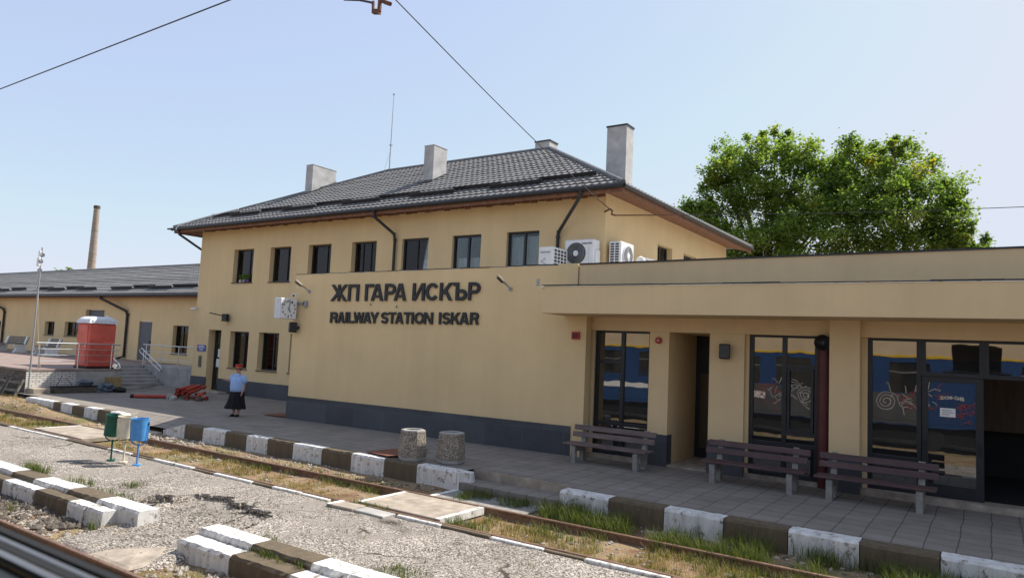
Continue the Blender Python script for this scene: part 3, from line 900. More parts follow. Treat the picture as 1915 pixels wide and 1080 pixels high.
def chimney(x0, x1, y0, y1, zt, cap=False, z0=None, label=None):
    mb = MB(); mb.box(x0, x1, y0, y1, z0 or (EZ+(RZ-EZ)*(y0-EY0)/(RY-EY0)-.4), zt)
    c = mb.build('chimney', M_chim, roof)
    if label: c['label'] = label
    mb = MB()
    if cap:
        mb.box(x0-.03, x1+.03, y0-.03, y1+.03, zt+.003, zt+.06); mb.build('chimney_cap', M_darkmetal, c)
    else:
        mb.box(x0-.015, x1+.015, y0-.015, y1+.015, zt+.003, zt+.03); mb.build('chimney_cap', M_chim, c)
    mb = MB()
    zz = lambda y: EZ+(RZ-EZ)*(y-EY0)/(RY-EY0)
    if z0 is None:
        mb.quad((x0-.06, y0-.3, zz(y0-.3)+.085), (x1+.06, y0-.3, zz(y0-.3)+.085), (x1+.06, y0-.02, zz(y0)+.1), (x0-.06, y0-.02, zz(y0)+.1))
        mb.quad((x1+.02, y0, zz(y0)+.1), (x1+.12, y0, zz(y0)+.08), (x1+.12, y1, zz(y1)+.08), (x1+.02, y1, zz(y1)+.1))
        mb.build('flashing', M_darkmetal, c)
chimney(-28.2, -27.7, 22.85, 24.35, 11.18, label='wide low grey chimney near the left hip')
chimney(-19.80, -19.27, 22.12, 22.97, 10.93, label='square grey chimney in the middle of the roof')
chimney(-12.2, -11.38, 24.0, 24.62, 11.22, True, 8.4, label='tall grey chimney behind the right hip')
chimney(-16.95, -16.2, 26.3, 27.0, 11.85, True, 10.3, label='low capped chimney at the ridge end')
m = MB(); m.tube([(-25.27, 25.65, 11.2), (-25.26, 25.65, 15.2)], [.03, .012], 6); m.lathe([(.001, 0), (.05, .03), (.05, .08), (.001, .12)], (-25.26, 25.65, 15.2), 8)
m.tube([(-25.27, 25.65, 12.3), (-25.7, 25.65, 11.15)], .008, 4); m.tube([(-25.33, 25.6, 12.6), (-25.2, 25.7, 12.6)], .03, 5)
m.build('lightning_rod', M_grey, roof)
m = MB(); m.tube([(EX0+.5, EY0-.16, 7.5), (EX0+.45, EY0-.05, 7.72), (EX0+1.2, EY0+.3, 8.0), (EX0+2.1, EY0+.75, 8.28), (EX0+3.0, EY0+1.4, 8.62)], .03, 6)
m.build('roof_cable', M_white, roof)

# ---- front hall block (carries the station name)
BO = Vector((-19.2, 15.45, 0)); fb = Frame(BO, (10.2, .5, 0))
m = MB()
m.prism([(0, -.3), (10.70, -.3), (10.70, 3.9), (10.40, 3.9), (10.40, 4.885), (9.84, 4.875), (9.84, 4.855), (0, 4.74)], lambda a, z, d: fb.p(a, z, d), 0, -.3)
m.box(-19.2, -18.9, 15.77, 19.58, -.3, 4.73)
hb = m.build('hall_wall', M_wall, st)
m = MB()
fbox(m, fb, 0-.02, 10.36, -.25, .735, .004, .028); m.box(-19.222, -19.2, 15.45, 19.57, -.25, .735)
m.build('plinth', M_plinth, st)
m = MB()
rg = random.Random(4); a = 0
while a < 9.8:
    L = rg.uniform(.25, 1.1); L = min(L, 9.82-a)
    zt = 4.74+(4.855-4.74)*(a+L/2)/9.84
    fbox(m, fb, a, a+L, zt-.004, zt+rg.choice((.012, .02, .03)), -.31, rg.choice((.004, .012, .02)))
    a += L
m.build('parapet_flashing', M_darkmetal, hb)
m = MB()
a = 0
while a < 9.8:
    L = rg.uniform(.2, .9)
    zt = 4.74+(4.855-4.74)*(a+L/2)/9.84
    fbox(m, fb, a, min(a+L, 9.82), zt-.018, zt-.006, .003, .009)
    a += L+rg.uniform(0, .5)
m.build('worn_edge', M_wornedge, hb)
m = MB(); m.box(-18.9, -9.92, 15.9, 19.59, 4.3, 4.5); m.box(-9.92, 9, 16.31, 34, 4.3, 4.5)
m.build('flat_roof', M_conc, st)
# ---- front wing under the canopy
fw2 = Frame((0, 16.5, 0), (1, 0, 0))
m = MB()
m.box(-9.2, 9, 16.3, 16.62, 3.19, 3.555)                       # beam
m.box(-9.2, -8.64, 16.18, 16.6, -.2, 3.188)                    # pier with the alarm box
m.box(-8.639, -8.49, 16.42, 16.6, -.2, 3.188)
m.box(-6.93, -6.43, 16.3, 18.4, -.2, 3.187)
m.box(-5.44, -4.64, 16.3, 18.4, -.2, 3.187)
m.box(-4.639, -4.565, 16.42, 16.6, -.2, 3.187)
m.box(-2.83, -2.25, 16.14, 16.66, -.2, 3.55)
m.box(-2.249, -2.145, 16.44, 16.6, -.2, 3.187)
m.box(-6.43, -5.44, 16.63, 18.4, 3.19, 3.3)
m.build('wing_wall', M_wall2, st)
for q in ((-6.945, -6.425, 16.282, 16.6), (-5.452, -4.632, 16.282, 16.6), (-2.842, -2.238, 16.122, 16.45)):
    MB().box(*q, -.15, .74).build('plinth', M_plinth, st)
m = MB()
m.box(-9.16, 9, 14.8, 17.6, 3.525, 4.184)
cn = m.build('canopy', M_wall2, st)
m = MB(); rg = random.Random(11); x = -9.17
while x < 9:
    L = rg.uniform(.5, 1.8)
    m.box(x, x+L, 14.79+rg.uniform(-.006, .006), 17.6, 4.187, 4.207+rg.uniform(-.003, .012))
    x += L
m.build('canopy_flashing', M_darkmetal, cn)
m = MB(); x = -9.16
while x < 9:
    L = rg.uniform(.3, 1.3)
    m.box(x, x+L, 14.785, 14.797, 4.169+rg.uniform(-.006, .006), 4.182)
    x += L+rg.uniform(-.02, .08)
m.box(-9.17, -9.08, 14.76, 14.784, 4.15, 4.19)
m.build('worn_edge', M_wornedge, cn)
m = MB(); m.prism([(-8.79, 4.1), (9, 4.1), (9, 4.955), (-8.79, 4.846)], lambda a, z, d: (a, d, z), 16.0, 16.3)
up = m.build('upper_parapet', M_wall2, st)
m = MB(); m.prism([(-8.79, 4.848), (9, 4.957), (9, 4.992), (-8.79, 4.883)], lambda a, z, d: (a, d, z), 15.975, 16.33)
m.box(-2.6, -2.0, 16.75, 17.1, 4.7, 5.03)
m.build('coping', M_darkmetal, up)
m = MB(); m.box(-9.0, -6.93, 16.25, 16.62, -.1, .09); m.box(-2.25, 9, 16.2, 16.7, -.1, .12); m.box(-4.64, -2.83, 16.35, 16.6, -.1, .09); m.box(-6.43, -5.44, 16.32, 18.4, -.1, .05)
m.build('threshold', M_concpale, st)
# shop-front windows
def front_window(l, r, b, t, mulls, bars, label=None):
    f = MB(); q = .08
    fbox(f, fw2, l, l+q, b, t, -.06, .03); fbox(f, fw2, r-q, r, b, t, -.06, .03); fbox(f, fw2, l+q, r-q, b, b+q, -.06, .03); fbox(f, fw2, l+q, r-q, t-q*.6, t, -.06, .03)
    for x in mulls: fbox(f, fw2, x-q*.6, x+q*.6, b+q, t-q*.6, -.06, .03)
    for x0, x1, z in bars: fbox(f, fw2, x0, x1, z-q*.5, z+q*.5, -.055, .026)
    wn = f.build('window', M_frame, st)
    if label: wn['label'] = label
    p = MB(); fbox(p, fw2, l+q*.9, r-q*.9, b+q*.9, t-q*.5, -.025, -.015); p.build('pane', M_glass, wn)
    return wn
front_window(-8.48, -6.935, .09, 3.185, [-7.72], [(-8.4, -7.76, 2.40), (-8.4, -7.02, .85)])
w2 = front_window(-4.56, -3.1, .09, 3.185, [-3.81], [(-3.76, -3.18, 2.52), (-4.48, -3.18, .8), (-3.76, -3.18, 1.05)])
f = MB()
for (l, r, b, t) in ((-3.74, -3.2, 1.1, 2.47),):
    fbox(f, fw2, l, l+.05, b, t, .03, .05); fbox(f, fw2, r-.05, r, b, t, .03, .05); fbox(f, fw2, l+.05, r-.05, b, b+.05, .03, .05); fbox(f, fw2, l+.05, r-.05, t-.05, t, .03, .05)
f.build('opening_sash', M_frame, w2)
front_window(-2.14, -1.18, .12, 3.185, [], [(-2.06, -1.26, .78)])
front_window(-1.179, -.125, 2.46, 3.185, [], [])
front_window(-.124, 1.5, 2.46, 3.185, [], [])
f = MB()
l, r, b, t = -1.165, -.14, .125, 2.45
fbox(f, fw2, l, l+.1, b, t, -.05, .035); fbox(f, fw2, r-.13, r, b, t, -.05, .035); fbox(f, fw2, l+.1, r-.13, t-.1, t, -.05, .035); fbox(f, fw2, l+.1, r-.13, b, b+.24, -.05, .035)
dr = f.build('door', M_frame, st)
p = MB(); fbox(p, fw2, l+.09, r-.12, b+.2, t-.08, -.02, -.01); p.build('pane', M_glass, dr)
p = MB(); fbox(p, fw2, l+.02, l+.06, 1.02, 1.2, .035, .09); fbox(p, fw2, r-.075, r-.045, 1.0, 1.2, .035, .09); p.build('handle', M_black, dr)
p = MB(); fbox(p, fw2, -.86, -.6, 1.68, 1.85, -.008, -.004); nt_ = p.build('notice', M_paper, dr)
p = MB()
for i, wd in enumerate((.17, .2, .13)): fbox(p, fw2, -.83, -.83+wd, 1.80-.04*i, 1.815-.04*i, -.0035, -.002)
p.build('print', M_grey, nt_)
# dark passage door and the hall behind the open doorway
f = MB()
m = MB(); m.box(-6.42, -5.45, 18.2, 18.26, .05, 3.18); pd = m.build('door', M_frame, st); pd['label'] = 'dark door at the end of the passage'
m = MB(); m.box(-6.3, -5.57, 18.19, 18.199, .3, 2.2); m.build('pane', M_glass, pd)
m = MB(); m.lathe([(.001, 0), (.1, .01), (.1, .05), (.001, .06)], (-5.75, 17.6, 3.125), 12); m.build('ceiling_lamp', M_white, st)
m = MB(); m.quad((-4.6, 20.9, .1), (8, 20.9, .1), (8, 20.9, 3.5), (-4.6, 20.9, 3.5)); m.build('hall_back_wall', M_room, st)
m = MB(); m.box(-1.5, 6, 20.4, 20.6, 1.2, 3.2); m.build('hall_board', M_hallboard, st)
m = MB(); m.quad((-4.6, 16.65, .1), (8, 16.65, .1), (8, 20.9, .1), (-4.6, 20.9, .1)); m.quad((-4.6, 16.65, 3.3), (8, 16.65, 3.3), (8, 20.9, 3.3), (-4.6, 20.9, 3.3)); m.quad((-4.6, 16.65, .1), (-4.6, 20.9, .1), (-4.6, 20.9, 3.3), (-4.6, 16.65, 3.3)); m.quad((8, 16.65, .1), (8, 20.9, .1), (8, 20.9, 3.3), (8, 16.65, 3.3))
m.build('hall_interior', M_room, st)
m = MB(); m.tube([(-2.97, 16.42, .0), (-2.97, 16.42, 2.95)], .135, 16); autosmooth(m.build('drainpipe_column', M_maroon, st))

# station name in raised letters
sg = thing('station_name_sign', 'dark raised letters of the station name in two lines on the tan hall wall', 'sign', tuple(fb.p(4.5, 3.8, .03)))
# bold condensed block letters, each cut from straight bars and arcs
def glyph(ch, W, H, t):
    E_ = []; h = t/2
    def rect(x0, z0, x1, z1): E_.append([[(x0, z0), (x1, z0), (x1, z1), (x0, z1)]])
    def diag(x0, z0, x1, z1, k=1.0):
        wx = k*t*math.hypot(x1-x0, z1-z0)/abs(z1-z0)/2
        E_.append([[(x0-wx, z0), (x0+wx, z0), (x1+wx, z1), (x1-wx, z1)]])
    def arc(cx, cz, rx, rz, a0, a1, n=14):
        P = lambda r, a: (cx+(rx+r)*math.cos(a), cz+(rz+r)*math.sin(a))
        E_.append([[P(-h, a0+(a1-a0)*i/n), P(h, a0+(a1-a0)*i/n), P(h, a0+(a1-a0)*(i+1)/n), P(-h, a0+(a1-a0)*(i+1)/n)] for i in range(n)])
    def bowl(x0, z0, z1):
        rz = (z1-z0)/2-h; rx = min(W-h-x0, rz*1.15); xm = W-h-rx
        rect(x0, z1-t, xm, z1); rect(x0, z0, xm, z0+t)
        arc(xm, (z0+z1)/2, rx, rz, -math.pi/2, math.pi/2)
    def legsA():
        wx = t*.53
        diag(wx, 0, W/2-wx*.25, H); diag(W-wx, 0, W/2+wx*.25, H); rect(W*.25, H*.19, W*.75, H*.19+t*.8)
    if ch == 'Ж':
        rect(W/2-h, 0, W/2+h, H)
        q = t*.6
        diag(q, 0, W/2-h*.2, H*.56, .9); diag(q*1.2, H, W/2-h*.2, H*.44, .9); diag(W-q, 0, W/2+h*.2, H*.56, .9); diag(W-q*1.2, H, W/2+h*.2, H*.44, .9)
    elif ch == 'П': rect(0, 0, t, H); rect(W-t, 0, W, H); rect(t, H-t, W-t, H)
    elif ch == 'Г': rect(0, 0, t, H); rect(t, H-t, W, H)
    elif ch in 'АA': legsA()
    elif ch == 'Р': rect(0, 0, t, H); bowl(t*.9, H*.36, H)
    elif ch == 'R': rect(0, 0, t, H); bowl(t*.9, H*.40, H); diag(W-t*.55, 0, W-t*1.05, H*.46)
    elif ch == 'И': rect(0, 0, t, H); rect(W-t, 0, W, H); diag(t*.75, 0, W-t*.75, H, .85)
    elif ch == 'N': rect(0, 0, t, H); rect(W-t, 0, W, H); diag(W-t*.75, 0, t*.75, H, .85)
    elif ch == 'С': arc(W/2, H/2, W/2-h, H/2-h, R(38), R(322), 24)
    elif ch == 'O': arc(W/2, H/2, W/2-h, H/2-h, 0, 2*math.pi, 28)
    elif ch in 'КK': rect(0, 0, t, H); diag(t*1.05, H*.36, W-t*.62, H, .95); diag(W-t*.6, 0, t*1.9, H*.62, .95)
    elif ch == 'Ъ':
        s = W*.2; rect(0, H-t, s, H); rect(s, 0, s+t, H)
        rz = H*.31-h; rx = min(W-h-s-t, rz); xm = W-h-rx
        rect(s+t*.9, H*.62-t, xm, H*.62); rect(s+t*.9, 0, xm, t); arc(xm, H*.31, rx, rz, -math.pi/2, math.pi/2)
    elif ch == 'I': rect(W/2-h, 0, W/2+h, H)
    elif ch == 'L': rect(0, 0, t, H); rect(t, 0, W, t)
    elif ch == 'T': rect(W/2-h, 0, W/2+h, H-t*.5); rect(0, H-t*.95, W, H)
    elif ch == 'Y': rect(W/2-h, 0, W/2+h, H*.45); diag(W/2-h*.1, H*.36, t*.55, H); diag(W/2+h*.1, H*.36, W-t*.55, H)
    elif ch == 'W':
        q = t*.55; diag(W*.29, 0, q, H, .95); diag(W*.29, 0, W*.5, H, .85); diag(W*.71, 0, W*.5, H, .85); diag(W*.71, 0, W-q, H, .95)
    elif ch == 'S':
        rz = (H/2-h)/2
        arc(W/2, H/2+rz, W/2-h, rz, R(15), R(270), 18); arc(W/2, H/2-rz, W/2-h, rz, R(90), R(-165), 18)
    return E_
def letters(parent, rows, fr, t, d0, dep):
    for ch, a, W, z, H in rows:
        m = MB()
        for k, strip in enumerate(glyph(ch, W, H, t)):
            dd = d0+dep+.0012*k
            for q in strip: m.prism(q, lambda p, s, d: fr.p(a+p, z+s, d), d0, dd)
        m.build('letter', M_letter, parent)
CYR = [('Ж', 1.69, 0.71, 3.859, 0.528), ('П', 2.44, 0.45, 3.866, 0.525), ('Г', 3.15, 0.34, 3.873, 0.523), ('А', 3.4, 0.49, 3.875, 0.522), ('Р', 3.95, 0.42, 3.88, 0.52), ('А', 4.32, 0.47, 3.884, 0.519), ('И', 5.03, 0.45, 3.891, 0.516), ('С', 5.52, 0.47, 3.895, 0.515), ('К', 6.03, 0.45, 3.9, 0.513), ('Ъ', 6.5, 0.48, 3.905, 0.511), ('Р', 7.03, 0.4, 3.91, 0.509)]
LAT = [('R', 1.73, 0.31, 3.165, 0.349), ('A', 2.05, 0.3, 3.169, 0.349), ('I', 2.38, 0.09, 3.173, 0.349), ('L', 2.5, 0.25, 3.174, 0.349), ('W', 2.72, 0.45, 3.177, 0.349), ('A', 3.13, 0.33, 3.182, 0.348), ('Y', 3.42, 0.34, 3.185, 0.348), ('S', 3.86, 0.28, 3.191, 0.347), ('T', 4.15, 0.29, 3.194, 0.347), ('A', 4.42, 0.31, 3.197, 0.347), ('T', 4.74, 0.29, 3.201, 0.347), ('I', 5.02, 0.11, 3.204, 0.346), ('O', 5.15, 0.35, 3.206, 0.346), ('N', 5.5, 0.33, 3.21, 0.346), ('I', 6.03, 0.11, 3.216, 0.345), ('S', 6.17, 0.27, 3.218, 0.345), ('K', 6.47, 0.32, 3.222, 0.345), ('A', 6.77, 0.32, 3.225, 0.345), ('R', 7.13, 0.29, 3.23, 0.344)]
letters(sg, CYR, fb, .098, .012, .045)
letters(sg, LAT, fb, .074, .012, .04)
for a, z in ((3.38, 3.74), (4.42, 3.68)):
    m = MB(); m.tube([fb.p(a, z, .0), fb.p(a+.02, z+.02, .05), fb.p(a+.05, z+.06, .06)], .012, 5); m.build('cable_stub', M_wire, st)

# ================================================================== low wing at the left
lw = thing('low_wing_building', 'long low tan building with grey tiled roof behind the loading dock', 'building', (-50, 22, 0))
fl = Frame((-84, 22, 0), (1, 0, 0)); L0 = -84
LW = [(-52.69, -51.33, 2.08, 2.97), (-49.9, -48.0, 2.08, 2.99), (-61.0, -59.65, 1.98, 2.87), (-37.35, -35.88, 1.47, 3.0)]
ho = [(a-L0, b-L0, c, d) for a, b, c, d in LW] + [(-47.28-L0, -44.96-L0, 1.2, 3.79), (-40.87-L0, -39.5-L0, .95, 3.17, .15)]
m = MB(); wall_holes(m, fl, 0, 52.5, -.6, 4.68, ho, .3)
m.quad((-84, 22, -.6), (-84, 32, -.6), (-84, 32, 4.7), (-84, 22, 4.7))
m.build('wall', M_wall, lw)
for a, b, c, d in LW:
    window(lw, fl, a-L0, b-L0, c, d, .26, mull=(.45,), curtain=(1, d-.05, c+.05) if d-c > 1 else 0)
d = MB(); fbox(d, fl, -47.27-L0, -44.97-L0, 1.2, 3.78, -.3, -.2); d.build('door', M_doorgrey, lw)
d = MB(); fbox(d, fl, -40.86-L0, -39.51-L0, .95, 3.16, -.14, -.06); dd = d.build('door', M_doorgrey, lw)
d = MB(); fbox(d, fl, -39.7-L0, -39.62-L0, 1.9, 2.1, -.06, 0); d.build('handle', M_darkmetal, dd)
lr = tile_slope((-84, 21.4, 4.72), (-31.3, 21.4, 4.72), (-84, 27.0, 7.1), (-31.3, 27.0, 7.1), 17, .26, 4, .045, .03).build('roof', M_rooftile, lw, fix=False)
m = MB(); m.quad((-84, 21.4, 4.69), (-31.45, 21.4, 4.69), (-31.45, 27, 7.07), (-84, 27, 7.07)); m.quad((-84, 27, 7.07), (-31.45, 27, 7.07), (-31.45, 33, 4.6), (-84, 33, 4.6))
m.build('rear_slope', M_rooftile, lr)
m = MB(); m.tube([(-84, 27, 7.14), (-31.45, 27, 7.14)], .09, 8); m.build('ridge_cap', M_rooftile, lr)
k = 0; x = -76
while x < -33:
    if k % 5 != 4:
        s = .16 if k % 2 == 0 else .115
        m = MB(); p = Vector((x+1.2, 21.4+5.6*s, 4.72+2.38*s+.12)); m.obox(p, (1.2, 0, 0), (0, .012, .006), (0, -.05, .1)); m.build('snow_guard', M_darkmetal, lr)
    k += 1; x += 2.1
m = MB(); m.box(-84, -31.45, 21.45, 22, 4.52, 4.56); m.box(-84, -31.45, 21.43, 21.455, 4.48, 4.66); m.build('soffit', M_wood, lw)
m = MB(); m.tube([(-84, 21.34, 4.64), (-31.46, 21.34, 4.64)], .08, 10); autosmooth(m.build('gutter', M_darkmetal, lw))
downpipe(lw, [(-44.3, 21.36, 4.6), (-44.3, 21.38, 4.45), (-42.2, 21.85, 3.75), (-42.1, 21.9, 3.55), (-42.1, 21.9, 1.1), (-42.5, 21.7, .95)], .075)
downpipe(lw, [(-61.2, 21.36, 4.6), (-61.2, 21.38, 4.4), (-59.1, 21.85, 3.75), (-59.0, 21.9, 3.55), (-59.0, 21.9, 1.0)], .075)

# ================================================================== loading dock, landing and stairs
dk = thing('loading_dock', 'raised concrete dock with a whitewashed brick end wall, in front of the low building', 'loading dock', (-33, 14, 0))
m = MB(); m.box(-84, -31.62, 12.72, 16.4, -.65, .84); m.box(-84, -36.2, 16.4, 21.99, -.65, .84)
m.build('body', M_brickshade, dk)
m = MB(); m.box(-84, -31.58, 12.68, 16.42, .842, .93, bev=.01); m.box(-84, -36.19, 16.421, 21.98, .842, .929)
m.build('deck', M_deck, dk)
m = MB(); m.box(-31.619, -31.598, 12.70, 14.55, -.1, .84); m.build('whitewashed_end', M_brickwhite, dk)
m = MB(); m.box(-31.619, -31.59, 14.551, 16.4, -.1, .84); m.build('cement_end', M_conc, dk)
m = MB(); m.box(-31.597, -30.95, 12.74, 13.35, -.1, .2, bev=.01); m.build('corner_slab', M_concpale, dk)
m = MB(); m.box(-31.589, -31.2, 15.72, 16.25, -.1, .6); m.build('cheek_wall', M_yellowwall, dk)
m = MB(); m.box(-36.2, -31.45, 19.72, 21.98, -.1, .92, bev=.01); m.build('landing', M_conc, dk)
stp = thing('concrete_stairs', 'grey concrete stairs of six steps up to the dock between two handrails', 'stairs', (-35, 18.6, 0))
for i in range(6):
    m = MB(); m.box(-36.19+.001*i, -33.95-.38*i, 17.52, 19.70, .155*i-.02, .155*(i+1)-.02, bev=.012)
    m.build('step', M_conc, stp)
def railing(label, posts, rails, r=.022, loc=None, grp='steel railings at the dock'):
    t = thing('railing', label, 'railing', loc or posts[0][0], grp)
    for a, b in posts:
        mb = MB(); mb.tube([a, b], r, 8); autosmooth(mb.build('post', M_steel, t))
    for i, pts in enumerate(rails):
        mb = MB(); mb.tube(pts, r*1.15 if i == 0 else r*.6, 8); autosmooth(mb.build('top_rail' if i == 0 else 'rail_bar', M_steel, t))
    return t
xr = -31.66
railing('long steel railing along the sunny dock edge in front of the red toilet', [((xr, y, .9), (xr, y, 1.97)) for y in (13.12, 14.6, 15.95)],
        [[(xr, 12.98, 1.98), (xr, 16.3, 1.98)]] + [[(xr, 13.05, z), (xr, 16.25, z)] for z in (1.24, 1.5, 1.74)], .026)
railing('steel railing along the landing beside the blue sign and office door', [((x, 19.85, .9), (x, 19.85, 1.93)) for x in (-36.0, -34.6, -33.05, -31.7)],
        [[(-36.3, 19.85, 1.94), (-31.6, 19.85, 1.94)]] + [[(-36.0, 19.85, z), (-31.7, 19.85, z)] for z in (1.25, 1.6)])
railing('sloping steel handrail on the right side of the stairs', [((-35.75, 19.6, .8), (-35.75, 19.6, 1.62)), ((-34.25, 19.6, 0), (-34.25, 19.6, .85))],
        [[(-36.1, 19.6, 1.55), (-36.15, 19.6, 1.68), (-36.0, 19.6, 1.76), (-34.1, 19.6, .92), (-33.98, 19.6, .78), (-34.08, 19.6, .68), (-36.1, 19.6, 1.55)]])
railing('short sloping handrail on the left side of the stairs beside the toilet', [((-34.3, 17.6, .5), (-34.3, 17.6, 1.0))],
        [[(-35.8, 17.6, 1.72), (-34.15, 17.6, 1.02), (-34.02, 17.6, .84), (-34.12, 17.6, .72), (-35.8, 17.6, 1.45)]])

# portable toilet on the dock
tl = thing('portable_toilet', 'red portable toilet cabin with a white domed roof on the dock', 'toilet', (-32.4, 15.7, .93))
tx0, tx1, ty0, ty1, tb, tt = -32.98, -31.93, 15.07, 16.2, 1.0, 2.86
m = MB(); m.box(tx0, tx1, ty0, ty1, tb, tt, bev=.05); m.build('cabin', M_toilet, tl)
m = MB(); m.box(tx0-.02, tx1+.02, ty0-.02, ty1+.02, .93, 1.0); m.build('base', M_rubber, tl)
# embossed panels on both visible sides
m = MB()
def ring(mb, c, ax, ay, n, r0, r1, a0, a1, k=20):
    c = Vector(c); ax = Vector(ax); ay = Vector(ay); n = Vector(n)
    for i in range(k):
        t0, t1 = a0+(a1-a0)*i/k, a0+(a1-a0)*(i+1)/k
        P = lambda r, t: c+ax*r*math.cos(t)+ay*r*math.sin(t)
        pts = [P(r0, t0), P(r1, t0), P(r1, t1), P(r0, t1)]
        nb = len(mb.v); mb.v += [tuple(p) for p in pts]+[tuple(p+n*.025) for p in pts]
        mb.f += [tuple(nb+q for q in f_) for f_ in ((4,5,6,7),(0,1,5,4),(1,2,6,5),(2,3,7,6),(3,0,4,7))]
ring(m, (-32.3, ty0, 2.35), (1, 0, 0), (0, 0, 1), (0, -1, 0), .2, .26, -1.9, 1.9)
ring(m, (-32.7, ty0, 2.3), (1, 0, 0), (0, 0, 1), (0, -1, 0), .16, .22, 1.2, 5)
ring(m, (tx1, 15.85, 2.4), (0, 1, 0), (0, 0, 1), (1, 0, 0), .2, .25, 3.2, 6.2)
for (ya, za, yb, zb) in ((15.25, 2.15, 15.7, 2.13), (15.3, 2.0, 15.75, 1.5), (15.75, 1.5, 16.22, 1.95), (15.25, 1.7, 15.7, 1.3), (15.7, 1.3, 16.22, 1.7), (15.25, 1.18, 16.22, 1.18)):
    dv = Vector((0, yb-ya, zb-za)); L = dv.length; dv.normalize()
    m.obox((tx1+.012, (ya+yb)/2-.1, (za+zb)/2), dv*(L/2), (.014, 0, 0), dv.cross(Vector((1, 0, 0)))*.03)
for (xa, za, xb, zb) in ((-32.9, 1.3, -32.5, 1.95), (-32.5, 1.95, -32.05, 1.5), (-32.25, 1.4, -32.0, 2.1)):
    dv = Vector((xb-xa, 0, zb-za)); L = dv.length; dv.normalize()
    m.obox(((xa+xb)/2, ty0-.012, (za+zb)/2), dv*(L/2), (0, .014, 0), dv.cross(Vector((0, 1, 0)))*.03)
m.build('embossed_ribs', M_toilet, tl)
m = MB(); m.box(tx0+.1, tx1-.1, ty0-.022, ty0-.005, 1.1, 2.78, bev=.008); dr = m.build('door', M_toilet, tl)
m = MB(); m.box(-32.12, -32.07, ty0-.05, ty0-.024, 1.85, 2.0); m.build('handle', M_toiletroof, dr)
m = MB()
n = 14; rows = []
for j in range(7):
    t = j/6*math.pi/2
    ins = .35*(1-math.cos(t)); z = tt+.003+.30*math.sin(t)
    m.v += [(tx0-.05+ins*.8, ty0-.05+ins, z), (tx1+.05-ins*.8, ty0-.05+ins, z), (tx1+.05-ins*.8, ty1+.05-ins, z), (tx0-.05+ins*.8, ty1+.05-ins, z)]
for j in range(6):
    for k in range(4): m.f.append((j*4+k, j*4+(k+1) % 4, j*4+4+(k+1) % 4, j*4+4+k))
m.f.append((24, 25, 26, 27)); m.f.append((3, 2, 1, 0))
rf = autosmooth(m.build('roof', M_toiletroof, tl), 60)
m = MB()
for y in (15.15, 15.32, 15.48, 15.65, 15.85, 16.02): m.box(tx1-.08, tx1+.058, y, y+.05, tt+.02, tt+.16, bev=.01)
m.lathe([(.06, 0), (.06, .06), (.02, .08)], (-32.4, 16.0, tt+.30), 10)
m.build('roof_ribs', M_toiletroof, rf)

# mast with loudspeakers at the dock corner
ms = thing('loudspeaker_mast', 'thin grey mast with white horn loudspeakers and cameras at the dock corner', 'mast', (-31.25, 12.68, .2))
mx, my = -31.25, 12.68
m = MB(); m.tube([(mx, my, .2), (mx, my, 5.75)], [.038, .028], 8); autosmooth(m.build('pole', M_grey, ms))
for (z, ln, dx) in ((5.45, .28, .32), (5.2, .2, .26), (4.85, .22, .22)):
    m = MB(); m.tube([(mx, my, z), (mx+dx*.5, my-.05, z)], .015, 6); m.tube([(mx+dx*.4, my-.05, z), (mx+dx*.8, my-.09, z-.01), (mx+dx*.8+ln*.5, my-.13, z-.03)], [.03, .05, .085], 10, False); m.build('horn', M_white, ms)
m = MB(); m.box(mx-.09, mx+.07, my-.12, my-.03, 5.0, 5.35, bev=.015); m.box(mx-.06, mx+.06, my-.1, my-.03, 5.4, 5.62, bev=.015); m.build('junction_box', M_white, ms)
m = MB(); m.tube([(mx, my, 4.15), (mx-.6, my+.35, 2.7), (mx-1.35, my+.9, .95)], .016, 5); m.build('guy_strap', M_strap, ms)

# park benches with white concrete ends on the dock
def dock_bench(x, y, rz, label):
    t = thing('dock_bench', label, 'bench', (0, 0, 0), 'benches with white ends on the dock')
    for s in (-.85, .85):
        mb = MB()
        mb.prism([(-.45, 0), (.45, 0), (.3, .16), (.42, .62), (.52, 1.0), (.38, 1.0), (.22, .5), (-.2, .42), (-.45, .52), (-.28, .2)], lambda a, b, d: (s+d, a, b), -.06, .06)
        mb.build('end_frame', M_white, t)
    mb = MB()
    for i in range(4): mb.box(-.95, .95, -.35+.14*i, -.24+.14*i, .5, .54)
    mb.build('seat', M_oldwood, t)
    mb = MB()
    for i in range(4): mb.obox((0, .33+.05*i, .58+.12*i), (.95, 0, 0), (0, .015, -.005), (0, .018, .045))
    mb.build('backrest', M_oldwood, t)
    t.location = (x, y, .93); t.rotation_euler = (0, 0, rz)
dock_bench(-51.6, 19.7, .25, 'bench with white concrete ends on the dock, farthest left by the downpipe')
dock_bench(-46.2, 19.5, -.1, 'dark slatted bench with white ends on the dock, behind the mast and railing')

# wooden frames leaning on the dock
def trestle(x, y, rz, label):
    t = thing('wooden_frame', label, 'frame', (0, 0, 0), 'timber frames leaning on the dock')
    for s in (-.42, .42):
        mb = MB(); mb.obox((s, .22, .42), (.04, 0, 0), (0, .035, -.015), (0, .2, .46)); mb.build('rail', M_oldwood, t)
    for k in (.15, .5, .82):
        mb = MB(); mb.obox((0, .02+.4*k, .92*k), (.48, 0, 0), (0, .02, -.01), (0, .02, .045)); mb.build('rung', M_oldwood, t)
    t.location = (x, y, -.36); t.rotation_euler = (0, 0, rz)
trestle(-31.95, 12.15, .12, 'grey timber frame with rungs leaning on the shaded dock wall, nearest the whitewashed corner')
trestle(-33.2, 12.2, -.15, 'grey timber frame leaning on the dock wall at the left edge of the picture')
tr = thing('metal_trough', 'long dark trough lying at the foot of the whitewashed dock wall', 'trough', (-30.9, 14, 0))
